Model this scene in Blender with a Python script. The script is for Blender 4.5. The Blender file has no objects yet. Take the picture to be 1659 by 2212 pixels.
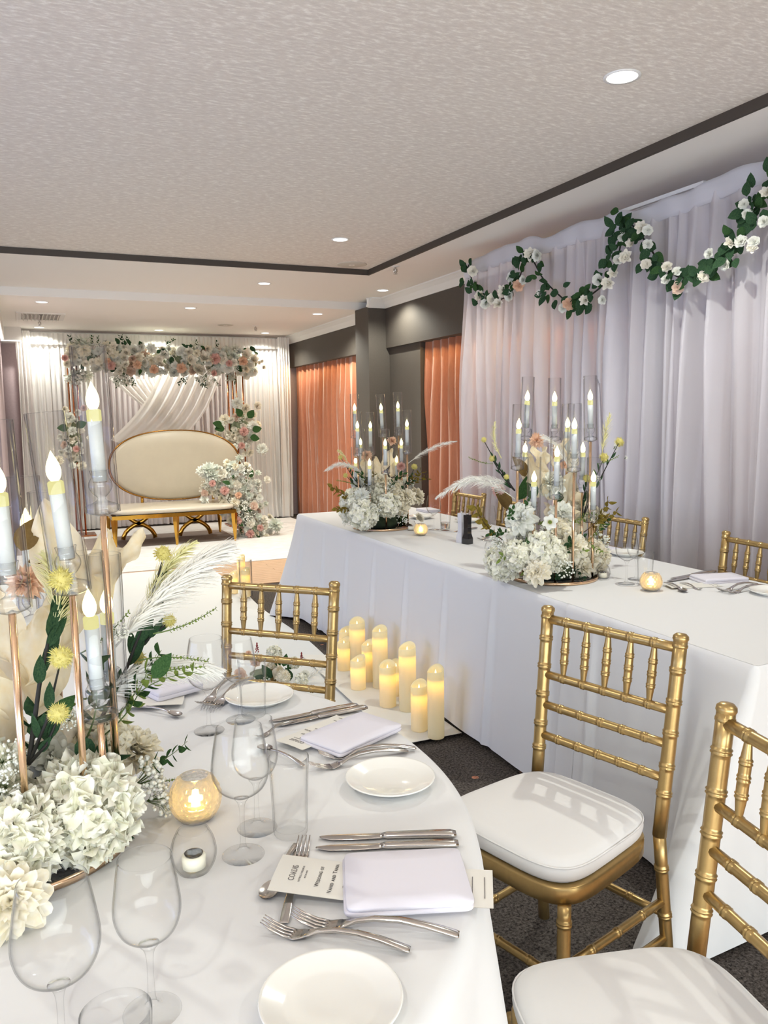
import bpy, math, random
import numpy as np
from mathutils import Vector, Matrix, Quaternion, Euler
pi = math.pi
scene = bpy.context.scene
COL = scene.collection
rnd = random.Random(7)

# ------------------------------------------------------------------ camera
F, CX, CY, CAMH = 1750.0, 829.5, 1106.0, 1.45
CAMR = np.array([[0.91427499, -0.40481867, -0.01493612],
                 [-0.06083279, -0.10075025, -0.99305023],
                 [0.40050045, 0.90882959, -0.11673969]])
cam_d = bpy.data.cameras.new('camera'); cam = bpy.data.objects.new('camera', cam_d); COL.objects.link(cam)
M = np.eye(4); M[:3, 0] = CAMR[0]; M[:3, 1] = -CAMR[1]; M[:3, 2] = -CAMR[2]; M[2, 3] = CAMH
cam.matrix_world = Matrix(M.tolist())
cam_d.sensor_fit = 'HORIZONTAL'; cam_d.sensor_width = 36.0; cam_d.lens = 36.0 * F / 1659.0
cam_d.clip_start = 0.05; cam_d.clip_end = 60
scene.camera = cam

# ------------------------------------------------------------------ world, exposure, settings
w = bpy.data.worlds.new('world'); scene.world = w; w.use_nodes = True
w.node_tree.nodes['Background'].inputs[0].default_value = (0.62, 0.74, 1.0, 1)
w.node_tree.nodes['Background'].inputs[1].default_value = 1.6
vs = scene.view_settings
vs.view_transform = 'Standard'; vs.look = 'None'; vs.gamma = 1.0; vs.use_curve_mapping = False
vs.exposure = 0.2
cy = scene.cycles
cy.max_bounces = 6; cy.diffuse_bounces = 4; cy.glossy_bounces = 4; cy.transmission_bounces = 6
cy.transparent_max_bounces = 32; cy.caustics_reflective = False; cy.caustics_refractive = False
cy.sample_clamp_indirect = 4.0; cy.blur_glossy = 0.6
cy.adaptive_threshold = 0.1; cy.adaptive_min_samples = 20

SPOT_W = 42.0
def downlamp(x, y, z, watts=SPOT_W, parent=None, col=(0.97, 0.985, 0.90)):
    ld = bpy.data.lights.new('downlight_lamp', 'SPOT'); ld.energy = watts; ld.color = col
    ld.spot_size = math.radians(142); ld.spot_blend = 0.55; ld.shadow_soft_size = 0.022
    o = bpy.data.objects.new('downlight_lamp', ld); COL.objects.link(o); o.location = (x, y, z)
    if parent: o.parent = parent
    return o
def arealamp(loc, rot, sx, sy, watts, col, name='low_fill_lamp'):
    ld = bpy.data.lights.new(name, 'AREA'); ld.shape = 'RECTANGLE'; ld.size = sx; ld.size_y = sy
    ld.energy = watts; ld.color = col
    o = bpy.data.objects.new(name, ld); COL.objects.link(o); o.location = loc; o.rotation_euler = rot
    return o
# low near-end lamp added as ceiling fill; the bluish one is left-window daylight
arealamp((-0.4, -2.62, 0.78), (math.radians(90), 0, 0), 6.0, 1.3, 150, (0.93, 1.0, 0.97))
arealamp((-3.55, 2.0, 0.65), (math.radians(90), 0, math.radians(-90)), 5.2, 1.0, 46, (0.34, 0.46, 1.0))

# ------------------------------------------------------------------ pixel helpers (photograph frame 1659x2212)
def ray(px, py):
    return CAMR.T @ np.array([(px - CX) / F, (py - CY) / F, 1.0])
def PZ(px, py, z):
    r = ray(px, py); t = (z - CAMH) / r[2]; return Vector((r[0] * t, r[1] * t, z))
def PX(px, py, x):
    r = ray(px, py); t = x / r[0]; return Vector((x, r[1] * t, CAMH + r[2] * t))
def PY(px, py, y):
    r = ray(px, py); t = y / r[1]; return Vector((r[0] * t, y, CAMH + r[2] * t))
def depth(p):
    return float(CAMR[2] @ np.array([p[0], p[1], p[2] - CAMH]))
def proj(p):
    v = CAMR @ np.array([p[0], p[1], p[2] - CAMH]); return CX + F * v[0] / v[2], CY + F * v[1] / v[2]

# ------------------------------------------------------------------ materials
MATS = {}
def node_mat(name):
    m = bpy.data.materials.new(name); m.use_nodes = True
    nt = m.node_tree; nt.nodes.clear()
    out = nt.nodes.new('ShaderNodeOutputMaterial')
    MATS[name] = m
    return m, nt, out
def N(nt, t, **kw):
    n = nt.nodes.new(t)
    for k, v in kw.items():
        if k in ('inputs',):
            for a, b in v.items(): n.inputs[a].default_value = b
        else: setattr(n, k, v)
    return n
def L(nt, a, b): nt.links.new(a, b)
def c4(c): return (c[0], c[1], c[2], 1.0)
def srgb(r, g, b):
    f = lambda u: (u / 255 / 12.92) if u / 255 <= .04045 else ((u / 255 + .055) / 1.055) ** 2.4
    return (f(r), f(g), f(b))
def coords(nt, scale=(1, 1, 1)):
    tc = N(nt, 'ShaderNodeTexCoord'); mp = N(nt, 'ShaderNodeMapping'); mp.inputs['Scale'].default_value = scale
    L(nt, tc.outputs['Object'], mp.inputs['Vector']); return mp.outputs['Vector']
def pbr(name, col, rough=0.5, metal=0.0, noise=0.0, nscale=20, bump=0.0, bscale=40, stretch=(1, 1, 1), sheen=0.0, coat=0.0, spec=0.5, col2=None):
    m, nt, out = node_mat(name)
    b = N(nt, 'ShaderNodeBsdfPrincipled'); L(nt, b.outputs[0], out.inputs[0])
    b.inputs['Base Color'].default_value = c4(col); b.inputs['Roughness'].default_value = rough
    b.inputs['Metallic'].default_value = metal; b.inputs['Specular IOR Level'].default_value = spec
    if sheen: b.inputs['Sheen Weight'].default_value = sheen
    if coat: b.inputs['Coat Weight'].default_value = coat
    if noise or bump:
        v = coords(nt, stretch)
    if noise:
        n = N(nt, 'ShaderNodeTexNoise', inputs={'Scale': nscale, 'Detail': 5.0, 'Roughness': 0.6}); L(nt, v, n.inputs['Vector'])
        r = N(nt, 'ShaderNodeMapRange', inputs={1: 0.3, 2: 0.7, 3: 0.0, 4: 1.0}); L(nt, n.outputs['Fac'], r.inputs[0])
        mx = N(nt, 'ShaderNodeMix', data_type='RGBA')
        mx.inputs[6].default_value = c4([u * (1 - noise) for u in col]); mx.inputs[7].default_value = c4(col2 if col2 else [min(1, u * (1 + noise)) for u in col])
        L(nt, r.outputs[0], mx.inputs[0]); L(nt, mx.outputs[2], b.inputs['Base Color'])
    if bump:
        n2 = N(nt, 'ShaderNodeTexNoise', inputs={'Scale': bscale, 'Detail': 4.0}); L(nt, v, n2.inputs['Vector'])
        bp = N(nt, 'ShaderNodeBump', inputs={'Strength': bump, 'Distance': 0.01}); L(nt, n2.outputs['Fac'], bp.inputs['Height'])
        L(nt, bp.outputs[0], b.inputs['Normal'])
    return m
def thin(name, col, trans=0.3, clear=0.0, noise=0.0, nscale=30, stretch=(1, 1, 1), col2=None, bump=0.0, bscale=60):
    """thin fabric / petal: diffuse + translucent (+ see-through weave)"""
    m, nt, out = node_mat(name)
    d = N(nt, 'ShaderNodeBsdfDiffuse'); t = N(nt, 'ShaderNodeBsdfTranslucent'); mx = N(nt, 'ShaderNodeMixShader')
    d.inputs[0].default_value = c4(col); t.inputs[0].default_value = c4(col); mx.inputs[0].default_value = trans
    L(nt, d.outputs[0], mx.inputs[1]); L(nt, t.outputs[0], mx.inputs[2])
    if noise or bump: v = coords(nt, stretch)
    if noise:
        n = N(nt, 'ShaderNodeTexNoise', inputs={'Scale': nscale, 'Detail': 4.0}); L(nt, v, n.inputs['Vector'])
        r = N(nt, 'ShaderNodeMapRange', inputs={1: 0.3, 2: 0.7, 3: 0.0, 4: 1.0}); L(nt, n.outputs['Fac'], r.inputs[0])
        cm = N(nt, 'ShaderNodeMix', data_type='RGBA')
        cm.inputs[6].default_value = c4(col); cm.inputs[7].default_value = c4(col2 if col2 else [u * (1 - noise) for u in col])
        L(nt, r.outputs[0], cm.inputs[0]); L(nt, cm.outputs[2], d.inputs[0]); L(nt, cm.outputs[2], t.inputs[0])
    if bump:
        n2 = N(nt, 'ShaderNodeTexNoise', inputs={'Scale': bscale, 'Detail': 3.0}); L(nt, v, n2.inputs['Vector'])
        bp = N(nt, 'ShaderNodeBump', inputs={'Strength': bump, 'Distance': 0.01}); L(nt, n2.outputs['Fac'], bp.inputs['Height'])
        L(nt, bp.outputs[0], d.inputs['Normal'])
    last = mx.outputs[0]
    if clear:
        tr = N(nt, 'ShaderNodeBsdfTransparent'); m2 = N(nt, 'ShaderNodeMixShader'); m2.inputs[0].default_value = clear
        L(nt, last, m2.inputs[1]); L(nt, tr.outputs[0], m2.inputs[2]); last = m2.outputs[0]
    L(nt, last, out.inputs[0]); return m
def emit(name, col, strength, sample=False):
    m, nt, out = node_mat(name)
    e = N(nt, 'ShaderNodeEmission'); e.inputs[0].default_value = c4(col); e.inputs[1].default_value = strength
    L(nt, e.outputs[0], out.inputs[0])
    if not sample: m.cycles.emission_sampling = 'NONE'
    return m
def thinglass(name, tint=(0.985, 0.988, 0.985), edge=(0.42, 0.43, 0.44), ior=1.45, power=6.0, refl=0.9):
    """thin clear wall: Schlick reflection over a straight-through film that absorbs more at grazing angles"""
    m, nt, out = node_mat(name)
    tr = N(nt, 'ShaderNodeBsdfTransparent'); gl = N(nt, 'ShaderNodeBsdfGlossy'); gl.inputs['Roughness'].default_value = 0.02
    mx = N(nt, 'ShaderNodeMixShader')
    lw = N(nt, 'ShaderNodeLayerWeight', inputs={'Blend': 0.5})
    pw = N(nt, 'ShaderNodeMath', operation='POWER'); pw.inputs[1].default_value = power
    L(nt, lw.outputs['Facing'], pw.inputs[0])
    p5 = N(nt, 'ShaderNodeMath', operation='POWER'); p5.inputs[1].default_value = 5.0; L(nt, lw.outputs['Facing'], p5.inputs[0])
    f0 = ((ior - 1) / (ior + 1)) ** 2
    fr = N(nt, 'ShaderNodeMapRange', inputs={1: 0.0, 2: 1.0, 3: f0, 4: refl}); L(nt, p5.outputs[0], fr.inputs[0])
    cm = N(nt, 'ShaderNodeMix', data_type='RGBA'); cm.inputs[6].default_value = c4(tint); cm.inputs[7].default_value = c4(edge)
    L(nt, pw.outputs[0], cm.inputs[0]); L(nt, cm.outputs[2], tr.inputs[0])
    L(nt, fr.outputs[0], mx.inputs[0]); L(nt, tr.outputs[0], mx.inputs[1]); L(nt, gl.outputs[0], mx.inputs[2])
    L(nt, mx.outputs[0], out.inputs[0]); return m
def solidglass(name, col=(1, 1, 1), ior=1.45):
    m, nt, out = node_mat(name)
    g = N(nt, 'ShaderNodeBsdfGlass'); g.inputs['Color'].default_value = c4(col); g.inputs['IOR'].default_value = ior; g.inputs['Roughness'].default_value = 0.0
    L(nt, g.outputs[0], out.inputs[0]); return m

pbr('ceiling_white', (0.88, 0.85, 0.80), 0.8, bump=0.04, bscale=30)
pbr('cornice_white', (0.84, 0.83, 0.79), 0.6)
pbr('dark_trim', srgb(70, 62, 55), 0.6)
pbr('wall_grey', srgb(82, 75, 67), 0.75, noise=0.05, nscale=80, bump=0.05, bscale=300)
pbr('wall_mauve', srgb(170, 150, 152), 0.7, noise=0.05, nscale=40)
pbr('wall_white', (0.82, 0.80, 0.77), 0.8)
pbr('velvet_orange', srgb(178, 112, 80), 0.85, noise=0.10, nscale=120, sheen=0.6, stretch=(1, 1, .15))
thin('sheer_side', srgb(240, 236, 240), trans=0.35, clear=0.30)
thin('sheer_header', srgb(240, 240, 246), trans=0.35, clear=0.25)
thin('sheer_back', srgb(250, 247, 243), trans=0.3, clear=0.05)
thin('sheer_centre', srgb(243, 234, 231), trans=0.3, clear=0.05)
thin('swag', srgb(250, 246, 240), trans=0.35, clear=0.14)
pbr('cloth_white', srgb(224, 224, 224), 0.75, bump=0.10, bscale=7, sheen=0.2)
pbr('cloth_white_b', srgb(224, 224, 224), 0.75, bump=0.12, bscale=5, sheen=0.2)
pbr('napkin', srgb(222, 219, 228), 0.8, bump=0.05, bscale=30)
pbr('card', srgb(226, 223, 215), 0.6)
pbr('ink', srgb(110, 105, 105), 0.6)
pbr('ink_dark', srgb(70, 66, 66), 0.6)
pbr('ceramic', srgb(242, 241, 235), 0.12, coat=0.6)
pbr('gold_chair', srgb(184, 156, 104), 0.33, metal=0.85, noise=0.06, nscale=60)
pbr('gold_sofa', srgb(214, 165, 74), 0.12, metal=1.0)
pbr('gold_rim', srgb(150, 105, 50), 0.25, metal=1.0)
pbr('rose_gold', srgb(238, 202, 166), 0.18, metal=1.0)
pbr('copper_rod', srgb(176, 112, 74), 0.25, metal=1.0)
pbr('steel', srgb(205, 200, 194), 0.16, metal=1.0)
pbr('mirror_black', (0.012, 0.014, 0.016), 0.05, coat=0.5)
pbr('cushion', srgb(226, 224, 222), 0.8, bump=0.03, bscale=60, sheen=0.3)
pbr('leather_cream', srgb(172, 161, 141), 0.42, noise=0.03, nscale=6)
pbr('leather_seat', srgb(200, 190, 172), 0.25, noise=0.03, nscale=6)
pbr('wood_floor', srgb(196, 160, 126), 0.45, noise=0.16, nscale=6, stretch=(2, 30, 8))
pbr('rug_white', srgb(220, 217, 214), 0.8, noise=0.14, nscale=11, bump=0.15, bscale=16, stretch=(.7, 2.2, 1))
pbr('runner_white', srgb(222, 223, 221), 0.7, bump=0.25, bscale=3.0, stretch=(1, 2.2, 1))
pbr('carpet_strip', srgb(150, 136, 128), 0.95, noise=0.1, nscale=60)
pbr('plastic_white', srgb(240, 240, 238), 0.5)
pbr('vent_metal', srgb(225, 222, 216), 0.5)
pbr('grille', srgb(200, 194, 182), 0.7)
pbr('slot_dark', srgb(205, 200, 194), 0.8)
pbr('chrome', srgb(215, 213, 208), 0.15, metal=1.0)
pbr('taper_white', srgb(206, 211, 209), 0.5)
pbr('tealight_steel', srgb(90, 84, 78), 0.3, metal=0.9)
thin('wax_shell', srgb(255, 247, 216), trans=0.5)
pbr('wax_light', srgb(250, 246, 226), 0.5)
emit('flame_white', (1.0, 0.88, 0.42), 5.0, True)
emit('flame_amber', (1.0, 0.62, 0.14), 45.0, True)
emit('flame_dim', (1.0, 0.78, 0.32), 4.0)
emit('led_glow', (1.0, 0.94, 0.40), 0.72)
emit('lamp_disc', (1.0, 0.97, 0.93), 2.5)
emit('led_cove', (1.0, 0.93, 0.86), 4.0, True)
thinglass('glass_thin', tint=(0.996, 0.997, 0.996), edge=(0.28, 0.29, 0.30), ior=1.27, power=6.5); thinglass('glass_tube', tint=(0.995, 0.995, 0.996), edge=(0.26, 0.26, 0.29), ior=1.38, power=4.2, refl=0.9); thinglass('glass_stem', tint=(0.994, 0.995, 0.995), edge=(0.5, 0.51, 0.52), ior=1.28, power=5.0)
thinglass('glass_cup', tint=(0.975, 0.978, 0.98), edge=(0.30, 0.31, 0.34), ior=1.6, power=3.5)
thinglass('glass_hobnail', tint=(0.97, 0.96, 0.94), edge=(0.75, 0.72, 0.68), ior=1.5)
def beadglass():
    m, nt, out = node_mat('glass_bead')
    g = N(nt, 'ShaderNodeBsdfGlass'); g.inputs['Color'].default_value = (1, .97, .93, 1); g.inputs['IOR'].default_value = 1.4
    tr = N(nt, 'ShaderNodeBsdfTransparent'); tl = N(nt, 'ShaderNodeBsdfTranslucent'); tl.inputs[0].default_value = (1, .98, .95, 1)
    m1 = N(nt, 'ShaderNodeMixShader'); m1.inputs[0].default_value = .5; m2 = N(nt, 'ShaderNodeMixShader'); m2.inputs[0].default_value = .22
    L(nt, g.outputs[0], m1.inputs[1]); L(nt, tr.outputs[0], m1.inputs[2]); L(nt, m1.outputs[0], m2.inputs[1]); L(nt, tl.outputs[0], m2.inputs[2]); L(nt, m2.outputs[0], out.inputs[0])
beadglass()
thinglass('glass_smoke', tint=(0.992, 0.992, 0.99), edge=(0.36, 0.36, 0.36), ior=1.3, power=6.0)
solidglass('glass_solid', (0.97, 0.98, 0.98))
solidglass('water', (0.97, 0.99, 0.99), 1.33)
pbr('salt_white', srgb(214, 213, 216), 0.3); pbr('pepper_black', (0.01, 0.01, 0.013), 0.18, coat=0.5)
# plants
thin('petal_white', srgb(246, 246, 236), trans=0.2, noise=0.05, nscale=25)
thin('petal_hydrangea', srgb(253, 250, 240), trans=0.2, noise=0.1, nscale=5, col2=srgb(247, 246, 224))
thin('petal_cream', srgb(252, 248, 236), trans=0.2, noise=0.08, nscale=6, col2=srgb(248, 238, 208))
thin('petal_ivory', srgb(250, 245, 230), trans=0.2, noise=0.06, nscale=25)
thin('petal_yellow', srgb(240, 232, 164), trans=0.35, noise=0.1, nscale=30, col2=srgb(226, 214, 120))
thin('petal_peach', srgb(238, 190, 158), trans=0.35, noise=0.2, nscale=25, col2=srgb(247, 224, 200))
thin('petal_pink', srgb(226, 170, 160), trans=0.35, noise=0.2, nscale=25, col2=srgb(240, 214, 204))
thin('petal_blush', srgb(242, 218, 200), trans=0.35, noise=0.1, nscale=25)
thin('magnolia', srgb(244, 228, 194), trans=0.45, noise=0.2, nscale=6, col2=srgb(250, 242, 222))
thin('magnolia_brown', srgb(120, 98, 62), trans=0.25, noise=0.2, nscale=12)
thin('feather_white', srgb(246, 245, 240), trans=0.4)
thin('feather_yellow', srgb(240, 236, 190), trans=0.45)
thin('leaf_green', srgb(70, 98, 58), trans=0.2, noise=0.25, nscale=20, col2=srgb(44, 72, 44))
thin('leaf_dark', srgb(40, 62, 48), trans=0.1, noise=0.3, nscale=15, col2=srgb(66, 92, 62))
thin('leaf_light', srgb(140, 160, 84), trans=0.35, noise=0.2, nscale=20)
thin('leaf_olive', srgb(150, 128, 62), trans=0.3, noise=0.25, nscale=15, col2=srgb(110, 100, 40))
thin('leaf_sage', srgb(222, 226, 214), trans=0.3)
pbr('stem_dark', srgb(34, 32, 28), 0.7); pbr('stem_green', srgb(92, 112, 60), 0.7); pbr('stem_brown', srgb(80, 56, 36), 0.7)
pbr('foam_green', srgb(120, 128, 100), 0.9, noise=0.3, nscale=30)
pbr('foam_dark', srgb(54, 66, 44), 0.9, noise=0.3, nscale=30)
pbr('berry_red', srgb(150, 60, 62), 0.6)

def special_mats():
    # textured ceiling paper
    m, nt, out = node_mat('ceiling_paper')
    b = N(nt, 'ShaderNodeBsdfPrincipled'); b.inputs['Roughness'].default_value = 0.75; L(nt, b.outputs[0], out.inputs[0])
    v = coords(nt, (9, 26, 1))
    n = N(nt, 'ShaderNodeTexNoise', inputs={'Scale': 2.6, 'Detail': 7.0, 'Roughness': 0.68}); L(nt, v, n.inputs['Vector'])
    r = N(nt, 'ShaderNodeValToRGB'); L(nt, n.outputs['Fac'], r.inputs[0])
    e = r.color_ramp.elements
    e[0].position = 0.30; e[0].color = c4(srgb(214, 206, 197)); e[1].position = 0.66; e[1].color = c4(srgb(250, 246, 238))
    k = e.new(0.52); k.color = c4(srgb(228, 221, 212))
    L(nt, r.outputs[0], b.inputs['Base Color'])
    bp = N(nt, 'ShaderNodeBump', inputs={'Strength': 0.22, 'Distance': 0.006}); L(nt, n.outputs['Fac'], bp.inputs['Height']); L(nt, bp.outputs[0], b.inputs['Normal'])
    # dark carpet with sparse copper sparks woven in
    m, nt, out = node_mat('carpet')
    b = N(nt, 'ShaderNodeBsdfPrincipled'); b.inputs['Roughness'].default_value = 0.95; b.inputs['Specular IOR Level'].default_value = 0.1; L(nt, b.outputs[0], out.inputs[0])
    v = coords(nt)
    n = N(nt, 'ShaderNodeTexNoise', inputs={'Scale': 110.0, 'Detail': 4.0, 'Roughness': 0.75}); L(nt, v, n.inputs['Vector'])
    r = N(nt, 'ShaderNodeValToRGB'); L(nt, n.outputs['Fac'], r.inputs[0]); e = r.color_ramp.elements
    e[0].position = 0.36; e[0].color = c4(srgb(34, 31, 30)); e[1].position = 0.66; e[1].color = c4(srgb(116, 108, 102))
    vo = N(nt, 'ShaderNodeTexVoronoi', inputs={'Scale': 9.0, 'Randomness': 0.7}); L(nt, v, vo.inputs['Vector'])
    lt = N(nt, 'ShaderNodeMath', operation='LESS_THAN'); lt.inputs[1].default_value = 0.13; L(nt, vo.outputs['Distance'], lt.inputs[0])
    n3 = N(nt, 'ShaderNodeTexNoise', inputs={'Scale': 0.9, 'Detail': 0.0}); L(nt, v, n3.inputs['Vector'])
    gt = N(nt, 'ShaderNodeMath', operation='GREATER_THAN'); gt.inputs[1].default_value = 0.47; L(nt, n3.outputs['Fac'], gt.inputs[0])
    gt2 = N(nt, 'ShaderNodeMath', operation='GREATER_THAN'); gt2.inputs[1].default_value = 0.46; L(nt, n.outputs['Fac'], gt2.inputs[0])
    mu = N(nt, 'ShaderNodeMath', operation='MULTIPLY'); L(nt, lt.outputs[0], mu.inputs[0]); L(nt, gt.outputs[0], mu.inputs[1])
    mu2 = N(nt, 'ShaderNodeMath', operation='MULTIPLY'); L(nt, mu.outputs[0], mu2.inputs[0]); L(nt, gt2.outputs[0], mu2.inputs[1])
    mx = N(nt, 'ShaderNodeMix', data_type='RGBA'); mx.inputs[7].default_value = c4(srgb(208, 142, 112)); L(nt, mu2.outputs[0], mx.inputs[0]); L(nt, r.outputs[0], mx.inputs[6])
    L(nt, mx.outputs[2], b.inputs['Base Color'])
    bp = N(nt, 'ShaderNodeBump', inputs={'Strength': 0.6, 'Distance': 0.01}); L(nt, n.outputs['Fac'], bp.inputs['Height']); L(nt, bp.outputs[0], b.inputs['Normal'])
special_mats()

# ------------------------------------------------------------------ mesh builder
def frame(d, hint=None):
    d = Vector(d).normalized()
    h = Vector(hint) if hint is not None else (Vector((0, 0, 1)) if abs(d.z) < 0.95 else Vector((1, 0, 0)))
    x = h.cross(d).normalized(); y = d.cross(x).normalized()
    return x, y, d
class MB:
    def __init__(s): s.v = []; s.f = []; s.m = []; s.cur = 0; s.slots = []; s.flat = []
    def mat(s, name):
        if name not in s.slots: s.slots.append(name)
        s.cur = s.slots.index(name); return s
    def add(s, vs, fs, T=None, smooth=True):
        o = len(s.v)
        if T is not None: vs = [T @ Vector(p) for p in vs]
        s.v.extend([tuple(p) for p in vs]); s.f.extend([tuple(i + o for i in q) for q in fs])
        s.m.extend([s.cur] * len(fs)); s.flat.extend([smooth] * len(fs)); return s
    def box(s, c, size, T=None, bevel=0.0):
        x, y, z = size[0] / 2, size[1] / 2, size[2] / 2
        vs = [(c[0] + a * x, c[1] + b * y, c[2] + d * z) for d in (-1, 1) for b in (-1, 1) for a in (-1, 1)]
        fs = [(0, 2, 3, 1), (4, 5, 7, 6), (0, 1, 5, 4), (2, 6, 7, 3), (0, 4, 6, 2), (1, 3, 7, 5)]
        return s.add(vs, fs, T, False)
    def grid(s, fn, nu, nv, T=None, wrapu=False, wrapv=False, smooth=True):
        vs = [fn(i / (nu if wrapu else nu), j / nv) for j in range(nv + (0 if wrapv else 1)) for i in range(nu + (0 if wrapu else 1))]
        W = nu + (0 if wrapu else 1); H = nv + (0 if wrapv else 1); fs = []
        for j in range(nv):
            for i in range(nu):
                a = j * W + i; b = j * W + (i + 1) % W; j2 = (j + 1) % H
                fs.append((a, b, j2 * W + (i + 1) % W, j2 * W + i))
        return s.add(vs, fs, T, smooth)
    def lathe(s, prof, seg=24, T=None, smooth=True):
        """prof: list of (r,z)"""
        vs = []; fs = []; idx = []
        for r, z in prof:
            if r < 1e-6: idx.append([len(vs)] * seg); vs.append((0, 0, z))
            else:
                idx.append(list(range(len(vs), len(vs) + seg)))
                vs += [(r * math.cos(2 * pi * k / seg), r * math.sin(2 * pi * k / seg), z) for k in range(seg)]
        for a, b in zip(idx[:-1], idx[1:]):
            for k in range(seg):
                q = [a[k], a[(k + 1) % seg], b[(k + 1) % seg], b[k]]
                u = []
                for t in q:
                    if t not in u: u.append(t)
                if len(u) >= 3: fs.append(tuple(u))
        return s.add(vs, fs, T, smooth)
    def tube(s, pts, rad, seg=8, T=None, cap=True, smooth=True):
        pts = [Vector(p) for p in pts]; n = len(pts)
        if not hasattr(rad, '__len__'): rad = [rad] * n
        vs = []; fs = []
        x = None
        for i, p in enumerate(pts):
            d = (pts[min(i + 1, n - 1)] - pts[max(i - 1, 0)])
            if d.length < 1e-9: d = Vector((0, 0, 1))
            d.normalize()
            if x is None: x, y, _ = frame(d)
            else:
                x = (x - d * x.dot(d))
                if x.length < 1e-6: x = frame(d)[0]
                x.normalize(); y = d.cross(x)
            for k in range(seg):
                a = 2 * pi * k / seg; vs.append(p + (x * math.cos(a) + y * math.sin(a)) * rad[i])
        for i in range(n - 1):
            for k in range(seg):
                fs.append((i * seg + k, i * seg + (k + 1) % seg, (i + 1) * seg + (k + 1) % seg, (i + 1) * seg + k))
        if cap:
            fs.append(tuple(reversed(range(seg)))); fs.append(tuple(range((n - 1) * seg, n * seg)))
        return s.add(vs, fs, T, smooth)
    def strip(s, pts, widths, thick, side=(0, 0, 1), T=None):
        """rounded flat bar swept along pts; width lies along `side` x tangent"""
        pts = [Vector(p) for p in pts]; n = len(pts); vs = []; fs = []
        if not hasattr(thick, '__len__'): thick = [thick] * n
        for i, p in enumerate(pts):
            d = (pts[min(i + 1, n - 1)] - pts[max(i - 1, 0)]).normalized()
            x = d.cross(Vector(side)).normalized(); y = x.cross(d)
            w, h = widths[i] / 2, thick[i] / 2
            for a, b in ((-1, -.35), (-.8, -1), (.8, -1), (1, -.35), (1, .35), (.8, 1), (-.8, 1), (-1, .35)):
                vs.append(p + x * (a * w) + y * (b * h))
        for i in range(n - 1):
            for k in range(8): fs.append((i * 8 + k, i * 8 + (k + 1) % 8, (i + 1) * 8 + (k + 1) % 8, (i + 1) * 8 + k))
        fs.append(tuple(reversed(range(8)))); fs.append(tuple(range((n - 1) * 8, n * 8)))
        return s.add(vs, fs, T)
    def ball(s, c, r, seg=8, rings=5, sc=(1, 1, 1), T=None):
        prof = [(r * math.sin(pi * i / rings) * (1 if 0 < i < rings else 0), -r * math.cos(pi * i / rings)) for i in range(rings + 1)]
        S = Matrix.Translation(c) @ Matrix.Diagonal((sc[0], sc[1], sc[2], 1))
        return s.lathe(prof, seg, S if T is None else T @ S)
    def mesh(s, name, mats=None):
        me = bpy.data.meshes.new(name); me.from_pydata(s.v, [], s.f)
        for nm in (mats or s.slots): me.materials.append(MATS[nm])
        me.polygons.foreach_set('use_smooth', s.flat)
        if len(s.slots) > 1: me.polygons.foreach_set('material_index', s.m)
        me.update(); return me
def inst(me, name, parent=None, T=None):
    o = bpy.data.objects.new(name, me); COL.objects.link(o)
    if T is not None: o.matrix_local = T
    if parent is not None: o.parent = parent
    return o
def part(mb, name, parent=None, T=None, mat=None):
    if mat and not mb.slots: mb.slots = [mat]
    return inst(mb.mesh(name), name, parent, T)
def tag(o, label=None, cat=None, group=None, kind=None):
    if label: o['label'] = label
    if cat: o['category'] = cat
    if group: o['group'] = group
    if kind: o['kind'] = kind
    return o
def thing(name, label, cat, loc=(0, 0, 0), rz=0.0, group=None):
    o = bpy.data.objects.new(name, None); COL.objects.link(o); o.location = loc; o.rotation_euler = (0, 0, rz)
    o.empty_display_size = 0.05
    return tag(o, label, cat, group)
def copy_tree(o, parent=None):
    c = o.copy(); COL.objects.link(c); c.parent = parent
    for ch in o.children: copy_tree(ch, c)
    return c
def TR(loc, d=(0, 0, 1), scale=1.0, spin=0.0):
    x, y, z = frame(d)
    R = Matrix((x, y, z)).transposed().to_4x4()
    sc = scale if hasattr(scale, '__len__') else (scale, scale, scale)
    return Matrix.Translation(Vector(loc)) @ R @ Matrix.Rotation(spin, 4, 'Z') @ Matrix.Diagonal((sc[0], sc[1], sc[2], 1))
def struct(mb, name, mat=None, parent=None):
    o = part(mb, name, parent, mat=mat)
    if parent is None: o['kind'] = 'structure'
    return o
def box_ab(mb, a, b):
    return mb.box([(a[i] + b[i]) / 2 for i in range(3)], [abs(b[i] - a[i]) for i in range(3)])
ORD = ['first', 'second', 'third', 'fourth', 'fifth', 'sixth', 'seventh', 'eighth', 'ninth', 'tenth', 'eleventh', 'twelfth', 'thirteenth']

# ================================================================== THE ROOM
ZC, ZR, ZB = 2.71, 2.755, 2.63          # ceiling, recess, back ceiling
XW, YB, YJ = 3.655, 11.75, 8.5          # right wall, back wall, step in the ceiling
XL, YN = -3.6, -2.7                     # left and near walls
RX0, RX1, RY0, RY1 = -3.0, 2.9, -2.0, 6.85
floor = struct(box_ab(MB(), (XL, YN, -0.06), (XW + .3, YB, 0.0)), 'floor', 'carpet')
part(box_ab(MB(), (XL, YN, 0.0), (XW + .2, 1.22, .006)), 'timber_bounce_section', floor, mat='wood_floor')  # pale timber, mostly out of view, laid to bounce light onto the ceiling
part(box_ab(MB(), (XL, 1.22, 0.0), (-1.7, YJ, .006)), 'timber_bounce_section', floor, mat='wood_floor')  # unseen left strip, added for the same bounce
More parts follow.
